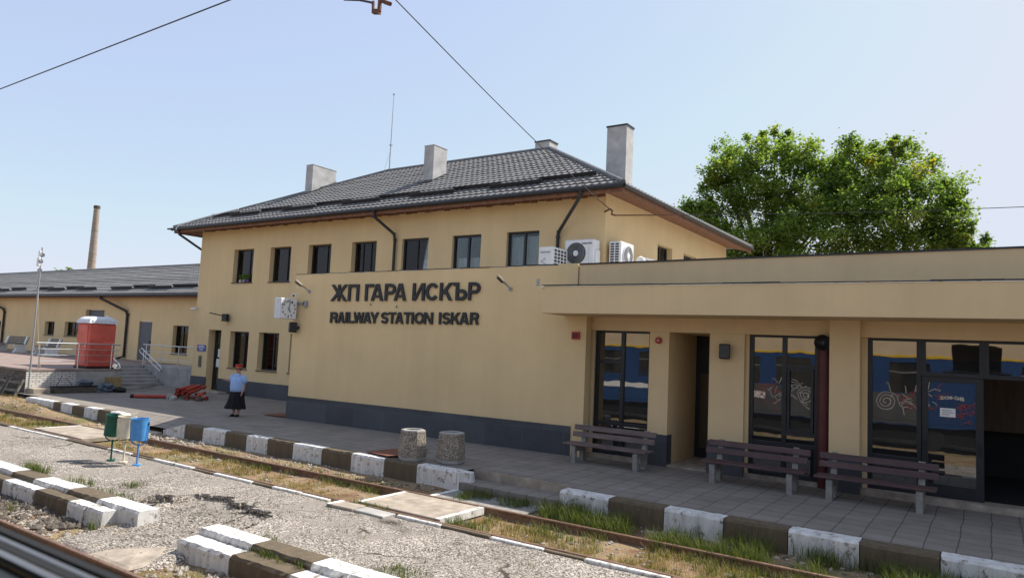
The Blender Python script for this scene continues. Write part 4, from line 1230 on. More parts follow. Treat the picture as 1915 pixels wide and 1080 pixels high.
m = MB(); m.box(-31.4, -30.95, 13.5, 15.3, 0.0, .24, bev=.02); m.build('side', M_soil, tr)
m = MB(); m.box(-31.42, -30.93, 13.48, 15.32, .243, .27); m.build('rim', M_darkmetal, tr)
def crumpled(name, c, s, mat, label, cat, seed, grp=None):
    bm = bmesh.new(); bmesh.ops.create_icosphere(bm, subdivisions=3, radius=1)
    rg = random.Random(seed); ph = [rg.uniform(0, 6) for _ in range(6)]
    for v in bm.verts:
        k = 1+.22*math.sin(v.co.x*5+ph[0])*math.sin(v.co.y*4+ph[1])+.16*math.sin(v.co.z*9+ph[2]+v.co.x*6)+rg.uniform(-.06, .06)
        v.co = Vector((v.co.x*s[0]*k, v.co.y*s[1]*k, max(-.6, v.co.z)*s[2]*k))
    me = bpy.data.meshes.new(name); bm.to_mesh(me); bm.free(); me.materials.append(mat)
    o = bpy.data.objects.new(name, me); COL.objects.link(o); o.location = c
    return tag(o, label, cat, grp)
crumpled('rubbish_bag', (-31.0, 15.5, .15), (.28, .32, .22), M_bag, 'bluish plastic rubbish bag at the right end of the dark trough', 'bag', 1)
crumpled('rubbish_bag', (-31.1, 14.7, .38), (.2, .3, .12), M_bag, 'crumpled blue sheet lying on top of the dark trough', 'bag', 2)
crumpled('rubbish_bag', (-30.7, 15.95, .1), (.25, .22, .12), M_rubber, 'small black rubbish bag on the ground right of the bluish bag', 'bag', 3)
rg = random.Random(12)
for i, (x, y, L, rz, tl_, lb) in enumerate(((-31.42, 13.65, .85, .2, 1.0, 'thin branch leaning on the sunny part of the whitewashed dock wall'), (-31.4, 14.5, .8, -1.2, .8, 'bare stick leaning on the shaded whitewashed wall'), (-31.6, 16.7, 1.0, .6, .12, 'splintered plank on the ground below the ochre cheek wall'), (-31.9, 17.3, .9, 1.4, .2, 'splintered plank at the foot of the concrete stairs'), (-32.8, 18.1, .8, .2, .1, 'grey plank lying on the ground before the lowest step'))):
    m = MB(); dv = Vector((math.cos(rz)*math.cos(tl_), math.sin(rz)*math.cos(tl_), math.sin(tl_)))
    c = Vector((x, y, 0)) + dv*L/2 + Vector((0, 0, .04))
    if i < 2: m.tube([c-dv*L/2, c+dv*L*.1+Vector((.02, .02, 0)), c+dv*L/2], [.02, .016, .008], 6)
    else: m.obox(c, dv*(L/2), dv.cross(Vector((0, 0, 1))).normalized()*.06, Vector((0, 0, .015)))
    tag(m.build('branch' if i < 2 else 'plank', M_oldwood), lb, 'stick' if i < 2 else 'plank', 'wood scraps by the dock')

# heap of red plastic pipes
pl = [((-27.55, 15.05, .07), (-26.3, 16.45, .09), 'single red pipe stretched out to the left of the pipe heap'),
      ((-26.6, 16.2, .07), (-28.4, 18.0, .10), 'red pipe at the bottom left of the heap pointing to the wall'),
      ((-26.45, 16.3, .20), (-28.0, 18.0, .34), 'red pipe on the left of the raised row in the heap'),
      ((-26.25, 16.4, .24), (-27.7, 18.1, .42), 'red pipe in the middle of the raised row of the heap'),
      ((-26.05, 16.5, .22), (-27.35, 18.2, .40), 'red pipe on the right of the raised row in the heap'),
      ((-25.75, 16.3, .08), (-27.2, 17.3, .10), 'red pipe lying flat at the front right of the heap'),
      ((-25.5, 16.5, .08), (-26.5, 17.6, .22), 'red pipe sloping down at the right end of the heap'),
      ((-25.35, 16.9, .08), (-26.6, 17.2, .16), 'short red pipe at the far right of the heap'),
      ((-26.5, 16.35, .34), (-27.3, 17.6, .44), 'topmost red pipe on the left of the heap'),
      ((-26.2, 16.5, .34), (-27.0, 17.7, .46), 'topmost red pipe on the right of the heap')]
for a, b, lb in pl:
    a = (a[0]-.5, a[1]-.05, a[2]); b = (b[0]-.5+(a[0]+.5-b[0])*.12, b[1]-.05+(a[1]-b[1])*.12, b[2])
    t = thing('plastic_pipe', lb, 'pipe', a, 'red plastic pipes heaped on the platform')
    m = MB(); m.tube([a, b], .072, 14, False); m.tube([b, a], .061, 14, False)
    autosmooth(m.build('tube', M_pipe, t))
    dv = (Vector(b)-Vector(a)).normalized()
    m = MB(); m.tube([Vector(a)-dv*.0, Vector(a)+dv*.12], .084, 14, False); m.tube([Vector(a)+dv*.02, Vector(a)+dv*.021], .062, 14); autosmooth(m.build('socket', M_rubber if lb.startswith('single') else M_pipe, t))
for i in range(9):
    x, y = -26.7+rg.uniform(0, 1.5), 15.95+rg.uniform(0, .5)
    pass
crumpled('cement_lump', (-27.05, 16.02, .07), (.14, .12, .12), M_conc, 'grey lump of rubble at the left foot of the red pipe heap', 'rubble', 21, 'rubble by the red pipes')
crumpled('cement_lump', (-26.70, 15.98, .06), (.12, .13, .1), M_conc, 'grey lump of rubble under the front middle of the red pipe heap', 'rubble', 22, 'rubble by the red pipes')
crumpled('cement_lump', (-25.80, 16.5, .06), (.14, .14, .1), M_soil, 'dark lump of rubble at the right foot of the red pipe heap', 'rubble', 23, 'rubble by the red pipes')

# ================================================================== fittings on the building
def ac_unit(label, x0, x1, y0, y1, z0, z1, fan, grille, brand=None, group='air conditioners on the station wall'):
    t = thing('air_conditioner', label, 'air conditioner', ((x0+x1)/2, (y0+y1)/2, z0), group)
    m = MB(); m.box(x0, x1, y0, y1, z0, z1, bev=.025); m.build('casing', M_white, t)
    if fan == '-y':
        c = (x0+(x1-x0)*.40, y0-.004, (z0+z1)/2-.01); r = (z1-z0)*.40
        m = MB(); m.lathe([(r, 0), (r, .02), (r*.93, .03), (.001, .03)], c, 32, axis='y'); fn_ = m.build('fan_grille', M_fan, t)
        m = MB(); m.lathe([(r*.28, .031), (r*.25, .045), (.001, .05)], c, 20, axis='y'); m.build('hub', M_white, fn_)
        m = MB()
        for k in range(1, 6): ring(m, (c[0], c[1]-.028, c[2]), (1, 0, 0), (0, 0, 1), (0, -1, 0), r*(.3+.115*k), r*(.3+.115*k)+.006, 0, 6.283, 28)
        m.build('guard', M_grey, fn_)
        m = MB(); m.box(x1+.003, x1+.05, y0+.05, y1-.05, z0+.1, z0+.5, bev=.01); m.build('valve_cover', M_white, t)
        m = MB(); m.box(x1-.18, x1-.175, y0-.004, y0-.001, z0+.03, z1-.03); m.build('seam', M_grey, t)
    if fan == '+x':
        c = (x1+.004, y0+(y1-y0)*.5, (z0+z1)/2); r = (z1-z0)*.40
        m = MB(); m.lathe([(r, 0), (r, .02), (r*.93, .03), (.001, .03)], c, 32, axis='x'); fn_ = m.build('fan_grille', M_white, t)
        m = MB(); m.lathe([(r*.3, .031), (r*.26, .05), (.001, .055)], c, 20, axis='x'); m.build('hub', M_white, fn_)
        m = MB()
        for k in range(1, 6): ring(m, (c[0]+.028, c[1], c[2]), (0, 1, 0), (0, 0, 1), (1, 0, 0), r*(.3+.115*k), r*(.3+.115*k)+.012, 0, 6.283, 28)
        m.build('guard', M_grey, fn_)
    if grille:
        m = MB(); g = MB()
        if grille == '-y':
            m.box(x0+.04, x1-.04, y0-.004, y0-.001, z0+.05, z1-.05)
            n = 9
            for k in range(n+1):
                z = z0+.05+(z1-z0-.1)*k/n; g.box(x0+.03, x1-.03, y0-.02, y0-.005, z-.012, z+.012)
            for k in range(3):
                x = x0+.04+(x1-x0-.08)*k/2; g.box(x-.014, x+.014, y0-.024, y0-.004, z0+.04, z1-.04)
        else:
            m.box(x1+.001, x1+.004, y0+.04, y1-.04, z0+.05, z1-.05)
            n = 7
            for k in range(n+1):
                z = z0+.05+(z1-z0-.1)*k/n; g.box(x1+.005, x1+.02, y0+.03, y1-.03, z-.012, z+.012)
            for k in range(5):
                y = y0+.04+(y1-y0-.08)*k/4; g.box(x1+.004, x1+.024, y-.014, y+.014, z0+.04, z1-.04)
        cg = m.build('coil', M_fan, t); g.build('louvre', M_white, cg)
    if brand:
        place_text(t, 'lettering', brand, .34, .052, .004, lambda v: (x1-.42+v.x, y0-.006, z1-.15+v.y) if True else None, M_black, .03, split=False)
    m = MB()
    for q in (.15, .85):
        if fan == '+x': m.box(x0-.12, x1, y0+(y1-y0)*q-.02, y0+(y1-y0)*q+.02, z0-.05, z0-.004)
        else: m.box(x0+(x1-x0)*q-.02, x0+(x1-x0)*q+.02, y0, 19.58 if fan else y1, z0-.05, z0-.004)
    m.build('bracket', M_grey, t)
    return t
a1 = ac_unit('white air conditioner seen end on, with a dark louvred side, beside the rightmost upper window', -11.31, -10.81, 18.0, 18.85, 4.86, 5.70, None, '+x')
m = MB(); m.tube([(-11.05, 17.985, 5.36), (-11.2, 17.96, 5.26), (-11.0, 17.96, 5.16), (-11.15, 17.96, 5.0)], .012, 5); m.box(-11.24, -10.9, 17.985, 17.997, 5.52, 5.56); m.build('valves', M_grey, a1)
ac_unit('white air conditioner with a big dark round fan on the front wall', -11.02, -9.99, 19.05, 19.42, 5.22, 6.05, '-y', None, 'SAMSUNG')
ac_unit('white air conditioner with a louvred end on the side wall around the corner', -9.82, -9.42, 19.72, 20.68, 5.24, 6.06, '+x', '-y')
t = thing('insulated_pipe', 'pale insulated pipe and round cap on the flat roof behind the parapet', 'pipe', (-9.5, 21.6, 5))
m = MB(); m.tube([(-9.55, 21.5, 4.5), (-9.55, 21.5, 5.6), (-9.5, 21.7, 5.72), (-9.5, 22.9, 5.75), (-9.6, 23.2, 5.6)], .09, 8); autosmooth(m.build('duct', M_grey, t))
m = MB(); m.lathe([(.001, .3), (.12, .24), (.17, .1), (.12, -.05), (.05, -.1), (.05, -1)], (-9.3, 20.95, 5.45), 12); autosmooth(m.build('cap', M_white, t))

# station clock, double sided box on a bracket
ck = thing('station_clock', 'white square box clock with black numerals hanging from the hall corner', 'clock', (-19.05, 15.0, 3.57))
cx0, cx1, cy0, cy1, cz0, cz1 = -19.22, -18.92, 14.68, 15.33, 3.24, 3.91
m = MB(); m.box(cx0, cx1, cy0, cy1, cz0, cz1, bev=.015); m.build('case', M_toiletroof, ck)
m = MB(); m.box(cx1+.001, cx1+.008, cy0+.02, cy1-.02, cz0+.02, cz1-.02); fc = m.build('face', M_white, ck)
cc = ((cy0+cy1)/2, (cz0+cz1)/2)
nm = MB()
for hr in range(1, 13):
    t_ = math.pi/2-hr*math.pi/6
    y_, z_ = cc[0]+.245*math.cos(t_), cc[1]+.245*math.sin(t_)
    s_ = str(hr); wd = .05*len(s_)
    for vs, fs in text_mesh(s_, wd, .075, .004, .03, False):
        b_ = len(nm.v); nm.v += [(cx1+.012+v.z, y_-wd/2+v.x, z_-.037+v.y) for v in vs]; nm.f += [tuple(b_+q for q in f_) for f_ in fs]
nm.build('numerals', M_black, fc)
for L, wd, ang in ((.17, .022, math.radians(90-148)), (.24, .015, math.radians(90-12))):
    m = MB(); dv = Vector((0, math.cos(ang), math.sin(ang))); m.obox(Vector((cx1+.02, cc[0], cc[1]))+dv*(L/2-.03), dv*(L/2), dv.cross(Vector((1, 0, 0)))*wd*.6, (.003, 0, 0)); m.build('hand', M_black, fc)
m = MB()
for z in (3.78, 3.36): m.box(-19.09, -19.04, 15.331, 15.47, z-.03, z+.03)
m.box(-19.03, -18.65, 15.40, 15.44, 3.74, 3.8); m.box(-18.72, -18.55, 15.40, 15.45, 3.66, 3.86)
m.build('bracket', M_grey, ck)
# floodlights and lamps
def floodlight(label, a, z, d1=.42, dz=.30):
    t = thing('floodlight', label, 'floodlight', tuple(fb.p(a, z, .03)), 'floodlights above the station name')
    m = MB(); m.obox(fb.p(a, z, .015), fb.u*.05, fb.n*.012, (0, 0, .05)); m.tube([fb.p(a, z, .02), fb.p(a-.04, z+dz*.4, d1*.42)], .02, 8); m.build('arm', M_grey, t)
    p, q = fb.p(a-.04, z+dz*.35, d1*.4), fb.p(a-.1, z+dz, d1+.1)
    dv = (q-p).normalized(); sd_ = fb.u; nn = dv.cross(sd_).normalized()
    m = MB(); m.tube([p, p+dv*.1, p+dv*.3, q, q+dv*.03], [.02, .03, .05, .048, .02], 10); o = autosmooth(m.build('lamp_head', M_concpale, t))
    m = MB(); m.obox((p+q)/2+dv*.08-nn*.046 if nn.z > 0 else (p+q)/2+dv*.08+nn*.046, dv*.12, sd_*.035, nn*.008); m.build('lens', M_black, o)
floodlight('grey floodlight above the clock at the left end of the name wall', .68, 4.17)
floodlight('grey floodlight above the right end of the station name', 8.4, 4.22)
t = thing('floodlight', 'black floodlight on a thin arm above the office windows', 'floodlight', (-28.9, 19.5, 3.4))
m = MB(); m.obox((-28.85, 19.42, 3.4), (.17, 0, 0), (0, .07, 0), (0, 0, .17)); m.build('lamp_head', M_black, t)
m = MB(); m.tube([(-29.0, 19.58, 3.45), (-29.3, 19.2, 3.55), (-29.35, 18.95, 3.58)], .025, 6); m.build('arm', M_black, t)
def speaker(label, c, sx, sy, sz, rz, grp='black loudspeakers on the walls'):
    t = thing('wall_speaker', label, 'loudspeaker', c, grp)
    m = MB(); m.box(-sx, sx, -sy, sy, -sz, sz, rz, c, bev=.02); m.build('cabinet', M_black, t)
    cs, sn = math.cos(rz), math.sin(rz)
    m = MB(); m.box(-sx*.85, sx*.85, -sy-.012, -sy-.002, -sz*.85, sz*.85, rz, c); m.build('mesh_front', M_fan, t)
    m = MB(); m.obox((c[0]-sn*(sy+.06), c[1]+cs*(sy+.06), c[2]), (.025, 0, 0), (0, .07, 0), (0, 0, .04)); m.build('bracket', M_darkmetal, t)
speaker('black loudspeaker box under the clock', (-18.98, 15.28, 2.98), .12, .11, .17, -.5)
speaker('black loudspeaker box on the pillar right of the dark passage', (-5.05, 16.17, 2.78), .12, .10, .17, .3)
def camera_(label, p, dv):
    t = thing('security_camera', label, 'camera', p, 'white security cameras')
    p = Vector(p); dv = Vector(dv).normalized()
    m = MB(); m.tube([p, p+dv*.22], .055, 10); autosmooth(m.build('housing', M_white, t))
    m = MB(); m.tube([p+dv*.221, p+dv*.228], .035, 10); m.build('lens', M_black, t)
    m = MB(); m.tube([p+dv*.06, p+Vector((0, .12, .06))], .02, 6); m.build('mount', M_white, t)
camera_('white security camera at the left corner of the two storey wall', (-31.3, 19.47, 3.8), (-.7, -.5, -.15))
camera_('white security camera on top of the clock', (-18.95, 15.2, 4.03), (.6, -.5, -.1))
t = thing('fire_alarm_box', 'red square alarm box at the right end of the hall wall under the canopy', 'alarm', tuple(fb.p(10.42, 3.02, .03)))
m = MB(); fbox(m, fb, 10.32, 10.53, 2.93, 3.12, .002, .07); m.build('housing', M_red, t)
m = MB(); fbox(m, fb, 10.35, 10.50, 2.96, 3.09, .071, .078); m.build('panel', M_maroon, t)
t = thing('alarm_siren', 'small round red siren on the pillar left of the dark passage', 'siren', (-6.69, 16.28, 2.98))
m = MB(); m.lathe([(.08, 0), (.08, .05), (.05, .07)], (-6.69, 16.297, 2.98), 16, axis='y'); autosmooth(m.build('body', M_red, t))
m = MB(); m.lathe([(.035, .071), (.001, .085)], (-6.69, 16.297, 2.98), 12, axis='y'); m.build('lens', M_grey, t)
t = thing('horn_speaker', 'black round horn speaker at the top of the maroon column', 'loudspeaker', (-2.97, 16.2, 3.05))
m = MB(); m.lathe([(.05, 0), (.15, .02), (.17, .14), (.155, .145), (.1, .07), (.04, .05)], (-2.97, 16.29, 3.05), 24, axis='y'); autosmooth(m.build('horn', M_black, t))
m = MB(); m.lathe([(.05, .06), (.03, .1), (.001, .11)], (-2.97, 16.29, 3.05), 12, axis='y'); m.build('driver', M_fan, t)
t = thing('office_sign', 'small blue sign plate with white lines left of the office door', 'sign', (-30.75, 19.58, 1.96))
m = MB(); m.box(-31.1, -30.42, 19.575, 19.597, 1.81, 2.1, bev=.004); bp_ = m.build('plate', M_blueplate, t)
m = MB()
for z, a, b in ((2.045, -30.95, -30.57), (1.995, -31.04, -30.48), (1.93, -30.92, -30.6), (1.87, -30.9, -30.62)): m.box(a, b, 19.570, 19.574, z-.012, z+.012)
m.build('print', M_paper, bp_)
t = thing('vent_plate', 'narrow brown metal plate on the wall below the blue sign', 'plate', (-30.8, 19.58, 1.35))
m = MB(); m.box(-30.9, -30.7, 19.56, 19.597, 1.08, 1.6, bev=.005); pv = m.build('panel', M_oldwood, t)
m = MB()
for k in range(6): m.box(-30.88, -30.72, 19.552, 19.559, 1.14+.075*k, 1.16+.075*k)
m.build('slots', M_fan, pv)
# flower pots on the open upper window
for i, (x, r, lb, mt) in enumerate(((-28.3, .075, 'white flower pot in the open upper window, leftmost of its row', M_pot), (-28.05, .065, 'grey flower pot in the open upper window, in the middle', M_conc), (-27.75, .085, 'purple flower pot in the open upper window, rightmost', None))):
    t = thing('flower_pot', lb, 'flower pot', (x, 19.7, 5.01), 'flower pots in the open window')
    m = MB(); m.lathe([(r*.75, 0), (r, .13), (r*.9, .131), (r*.85, .1)], (x, 19.68, 5.012), 12)
    if mt is None: mt = simple('pot_purple', (.16, .05, .22), .5, .1, 6)
    autosmooth(m.build('pot', mt, t))
    m = MB(); tn = []
    rg2 = random.Random(i)
    for k in range(40):
        th = rg2.uniform(0, 6.28); rr_ = rg2.uniform(.02, .12); c = Vector((x+rr_*math.cos(th), 19.68+rr_*math.sin(th)*.6, 5.15+rg2.uniform(0, .22)))
        ax = Vector((rg2.uniform(-1, 1), rg2.uniform(-1, 1), rg2.uniform(-1, 1))).normalized()*.04; ay = ax.orthogonal().normalized()*.025
        m.quad(c-ax-ay, c+ax-ay, c+ax+ay, c-ax+ay); tn.append(rg2.random()*.6)
    m.build('plant', M_leaf, t, fix=False, tone=tn)

# ================================================================== platform furniture
def station_bench(x0, x1, y, label, worn, seed):
    t = thing('platform_bench', label, 'bench', ((x0+x1)/2, y+.3, 0), 'slatted benches along the hall front')
    rg = random.Random(seed)
    mt = M_slatgrey if worn else M_slat
    for x in (x0+.27, x1-.27):
        mb = MB()
        mb.prism([(0, 0), (.13, 0), (.11, .26), (.42, .26), (.42, 0), (.58, 0), (.60, .45), (.70, .84), (.62, .86), (.49, .42), (.04, .40), (-.01, .36)], lambda a, b, d: (x+d, y+a, b), -.055, .055)
        mb.build('leg', M_conclegs, t)
    mb = None
    for i in range(3):
        mb = MB(); yy = y+.0+.155*i; j = rg.uniform(-.02, .02)
        mb.box(x0+j, x1+j, yy-.02, yy+.115, .405, .45, bev=.008); mb.build('seat_slat', mt, t)
    for i, z in enumerate((.62, .78)):
        mb = MB(); j = rg.uniform(-.03, .03); yy = y+.525+.05*i
        c = Vector(((x0+x1)/2+j, yy-.015, z)); mb.obox(c, ((x1-x0)/2, 0, 0), (0, .02, -.006), (0, .016, .058)); mb.build('back_slat', mt, t)
    return t
station_bench(-8.55, -6.42, 15.08, 'weathered grey slatted bench with concrete legs, in front of the first front window', True, 1)
station_bench(-5.2, -3.1, 15.08, 'purple brown slatted bench in front of the window beside the maroon column', False, 2)
station_bench(-2.9, -.84, 15.05, 'dark maroon slatted bench nearest the glass door', False, 3)

def litter_bin(x, y, rz, label, mat):
    t = thing('litter_bin', label, 'litter bin', (x, y, 0), 'concrete litter bins')
    c = (x, y, .02)
    m = MB(); m.lathe([(.305, 0), (.32, .06), (.315, .07)], (x, y, .012), 6, ph=rz); m.build('base', M_conc, t)
    m = MB(); m.lathe([(.325, .075), (.332, .16), (.288, .64)], (x, y, .012), 6, ph=rz); m.build('body', mat, t)
    m = MB(); m.lathe([(.325, .642), (.315, .685), (.25, .70), (.21, .70), (.20, .62), (.19, .3), (.001, .28)], (x, y, .012), 24); m2 = MB()
    m.v = []; m.f = []
    prof6 = [(.328, .643), (.31, .68)]
    # hexagonal shoulder blending to a round mouth
    seg = 36
    def hexr(r, th): 
        a = ((th-rz) % (math.pi/3))-math.pi/6
        return r*math.cos(math.pi/6)/math.cos(a)
    rings = []
    for (r, z, k) in ((.289, .643, 1), (.280, .672, 1), (.205, .682, 0), (.19, .675, 0), (.18, .3, 0)):
        rings.append(len(m.v))
        for i in range(seg):
            th = 2*math.pi*i/seg; rr_ = hexr(r, th)*k+r*(1-k)
            m.v.append((x+rr_*math.cos(th), y+rr_*math.sin(th), .012+z))
    for a, b in zip(rings, rings[1:]):
        for i in range(seg): m.f.append((a+i, a+(i+1) % seg, b+(i+1) % seg, b+i))
    m.f.append(tuple(rings[-1]+i for i in range(seg)))
    m.build('rim', M_conc, t)
litter_bin(-10.98, 12.42, .54, 'hexagonal pebbled concrete litter bin on the kerb, partly sunlit, left of its twin', M_litterstone)
litter_bin(-10.14, 12.78, .70, 'hexagonal pebbled concrete litter bin in shade at the platform step, right of its twin', M_litterstone)
t = thing('rusty_sheet', 'rusty metal sheet lying on the platform edge left of the concrete litter bins', 'metal sheet', (-11.9, 12.8, 0), 'rusty sheets on the platform')
m = MB(); m.poly([(-12.35, 12.30, .03), (-11.45, 12.12, .05), (-11.2, 12.75, .035), (-11.5, 13.6, .06), (-12.2, 13.5, .03)]); o = m.build('sheet', M_rustsheet, t)
md = o.modifiers.new('thick', 'SOLIDIFY'); md.thickness = .012
t = thing('rusty_sheet', 'thin rusty sheet lying at the left foot of the name wall', 'metal sheet', (-20.0, 15.9, 0), 'rusty sheets on the platform')
m = MB(); m.poly([(-20.3, 15.4, .02), (-19.5, 15.45, .03), (-19.45, 16.0, .02), (-20.5, 16.3, .02)]); o = m.build('sheet', M_rustsheet, t)
md = o.modifiers.new('thick', 'SOLIDIFY'); md.thickness = .012

# three coloured tip-up bins
def colour_bin(x, y, mat, label, tilt, seed):
    z = -.335
    t = thing('waste_bin', label, 'waste bin', (x, y, z), 'coloured bins on forked posts')
    rz = .62
    u = Vector((math.cos(rz), math.sin(rz), 0)); nrm = Vector((-u.y, u.x, 0)); o_ = Vector((x, y, z))
    m = MB(); m.lathe([(.09, -.02), (.09, .012), (.02, .016)], (x, y, z), 14); m.build('foot_plate', mat, t)
    m = MB(); m.tube([o_, o_+Vector((0, 0, .46))], .021, 8)
    arc = [o_+u*((.19*math.cos(a)))+Vector((0, 0, .60+.17*math.sin(a)))for a in [math.pi+math.pi*i/12 for i in range(13)]]
    pts = [o_+u*-.205+Vector((0, 0, .96))]+arc+[o_+u*.205+Vector((0, 0, .96))]
    m.tube(pts, .014, 8); autosmooth(m.build('post', mat, t))
    m = MB(); prof = [(.001, .0), (.155, .0), (.188, .47), (.195, .475), (.195, .485), (.178, .485), (.145, .02), (.001, .02)]
    m.lathe(prof, (0, 0, 0), 24, cap=False)
    tl_ = Matrix.Rotation(tilt, 3, nrm)
    piv = Vector((0, 0, .36))
    m.v = [tuple(o_+Vector((0, 0, .9))+tl_ @ (Vector(v)-piv)) for v in m.v]
    b = autosmooth(m.build('bucket', mat, t), 40)
    m = MB(); m.tube([o_+u*-.2+Vector((0, 0, .9)), o_+u*-.15+Vector((0, 0, .9))], .02, 8); m.tube([o_+u*.2+Vector((0, 0, .9)), o_+u*.15+Vector((0, 0, .9))], .02, 8); m.build('pivot', M_darkmetal, t)
colour_bin(-16.80, 8.66, M_green, 'dark green bucket bin on a forked post, tilted', .13, 1)
colour_bin(-16.37, 8.72, M_cream, 'cream bucket bin on a forked post between the green and blue ones', .08, 2)
colour_bin(-15.87, 8.76, M_blue, 'bright blue bucket bin on a forked post', 0, 3)

# ================================================================== overhead line
tag(MB().tube([(-40, 5, 6.86), (-14.6, 5, 6.82), (-7.84, 5, 6.81), (6, 5, 6.80)], .009, 6).build('contact_wire', M_wire), 'straight overhead wire crossing the upper left of the sky', 'wire', 'overhead wires')
pA, pB = Vector((-9.62, 19.42, 6.94)), Vector((-7.97, 8, 8.18))
t = thing('span_wire', 'overhead wire running down from the sky to the anchor at the building corner', 'wire', tuple(pA), 'overhead wires')
pts = [pA.lerp(pB, k/16) - Vector((0, 0, .10*math.sin(math.pi*k/16))) for k in range(17)] + [pB + (pB-pA)*.6]
m = MB(); m.tube(pts[1:], .010, 6); m.build('wire', M_wire, t)
m = MB(); m.tube([pts[0], pts[2]], .018, 6); m.build('anchor_rod', M_rust, t)
t = thing('wall_anchor', 'rusty hook anchor at the upper corner of the two storey wall', 'anchor', (-9.75, 19.5, 6.95))
m = MB(); m.tube([(-9.95, 19.6, 6.98), (-9.7, 19.45, 7.02), (-9.6, 19.42, 6.95), (-9.63, 19.42, 6.85), (-9.5, 19.4, 6.8)], .03, 6); m.build('hook', M_rust, t)
t = thing('feeder_wire', 'thin wire running right from the wall anchor past the tree', 'wire', (-9.5, 19.4, 6.82), 'overhead wires')
qa, qb = Vector((-9.5, 19.4, 6.8)), Vector((9, 19.3, 6.25))
m = MB(); m.tube([qa.lerp(qb, .12+k*.088) - Vector((0, 0, .2*math.sin(math.pi*(.12+k*.088)))) for k in range(11)], .009, 5); m.build('wire', M_wire, t)
m = MB(); m.tube([qa, qa.lerp(qb, .12) - Vector((0, 0, .075))], .02, 6); m.build('anchor_rod', M_rust, t)
t = thing('wire_clamp', 'rusty hanger clamp with a short arm at the top edge of the sky', 'clamp', (-5.2, 5, 6.1), None)
m = MB(); m.tube([(-5.75, 5, 6.30), (-5.51, 5, 6.235), (-5.33, 5, 6.165), (-5.29, 5, 6.13)], .012, 6); m.build('rod', M_wire, t)
m = MB(); m.tube([(-5.30, 5, 6.17), (-5.295, 5, 6.06), (-5.25, 5, 6.035), (-5.2, 5, 6.045)], .016, 6); m.tube([(-5.205, 5, 6.04), (-5.2, 5, 6.22)], .022, 6); m.obox((-5.245, 5, 6.045), (.05, 0, -.012), (0, .02, 0), (0, 0, .024)); m.build('bracket', M_rust, t)
m = MB(); m.tube([(-5.22, 5, 6.18), (-5.12, 5, 6.115), (-5.05, 5, 6.08)], .022, 8); m.build('insulator', M_rust, t)

# ================================================================== person
def skin_mesh(name, verts, edges, radii, mat, parent, sub=2, root=0):
    me = bpy.data.meshes.new(name); me.from_pydata(verts, edges, [])
    o = bpy.data.objects.new(name, me); COL.objects.link(o)
    me.materials.append(mat)
    md = o.modifiers.new('skin', 'SKIN')
    for i, r in enumerate(radii):
        rr_ = r if isinstance(r, tuple) else (r, r)
        me.skin_vertices[0].data[i].radius = rr_
        me.skin_vertices[0].data[i].use_root = (i == root)
    md.use_smooth_shade = True
    s2 = o.modifiers.new('sub', 'SUBSURF'); s2.levels = sub; s2.render_levels = sub
    o.parent = parent
    return o
pe = thing('person', 'woman in red cap, light blue shirt and long black skirt on the platform', 'person', (0, 0, 0))
V = []; Eg = []; Rd = []
def sv(p, r, link=None):
    V.append(p); Rd.append(r)
    if link is not None: Eg.append((link, len(V)-1))
    return len(V)-1
pel = sv((0, 0, .84), (.17, .14)); ws = sv((0, -.01, 1.0), (.165, .15), pel); ch = sv((0, 0, 1.2), (.17, .14), ws); sh_ = sv((0, .01, 1.32), (.12, .09), ch)
nk = sv((0, 0, 1.39), .055, sh_); jw = sv((0, -.015, 1.455), (.065, .075), nk); hd = sv((0, -.005, 1.53), (.078, .092), jw); tp = sv((0, .005, 1.60), (.06, .07), hd)
def arm(s, el_, wr):
    a = sv((s*.18, 0, 1.30), .062, sh_); e = sv(el_, .045, a); w_ = sv(wr, .03, e)
    d = (Vector(wr)-Vector(el_)).normalized(); p = Vector(wr)+d*.06
    pm = sv(tuple(p), (.034, .02), w_)
    sx = Vector((0, 1, 0)) if abs(d.y) < .7 else Vector((0, 0, 1))
    for k, ln in enumerate((.065, .075, .072, .055)):
        q = p+d*.035+sx*(-.024+.016*k); f1 = sv(tuple(q), .009, pm); sv(tuple(q+d*ln*.55+Vector((0, -.006, 0))), .008, f1); 
        sv(tuple(q+d*ln+Vector((0, -.02, 0))), .007, len(V)-1)
    th = sv(tuple(p+Vector((0, -.03, .01))), .011, pm); sv(tuple(p+Vector((0, -.05, 0))+d*.03), .009, th)
arm(1, (.25, .0, 1.06), (.24, -.06, .84))
arm(-1, (-.26, .04, 1.10), (-.30, -.16, 1.16))
for s in (-1, 1):
    hp = sv((s*.09, 0, .76), .095, pel); kn = sv((s*.09, -.01, .45), .062, hp); an = sv((s*.085, .015, .09), .04, kn); sv((s*.095, -.10, .035), (.04, .03), an)
body = skin_mesh('body', V, Eg, Rd, M_skin, pe, 2)
def rings_mesh(rings, seg=28, cap=True):
    m = MB()
    for (cx_, cy_, z, rx, ry, fold) in rings:
        for i in range(seg):
            t_ = 2*math.pi*i/seg; k = 1+fold*math.sin(t_*9+z*3)
            m.v.append((cx_+rx*k*math.cos(t_), cy_+ry*k*math.sin(t_), z))
    for j in range(len(rings)-1):
        for i in range(seg): m.f.append((j*seg+i, j*seg+(i+1) % seg, (j+1)*seg+(i+1) % seg, (j+1)*seg+i))
    if cap: m.f.append(tuple(range(seg))); m.f.append(tuple((len(rings)-1)*seg+i for i in range(seg)))
    return m
m = rings_mesh([(0, 0, .80, .235, .20, .02), (0, 0, .92, .245, .215, .015), (0, -.01, 1.05, .235, .21, .01), (0, -.01, 1.18, .23, .205, 0), (0, 0, 1.27, .215, .165, 0), (0, 0, 1.34, .14, .11, 0), (0, 0, 1.385, .075, .075, 0)])
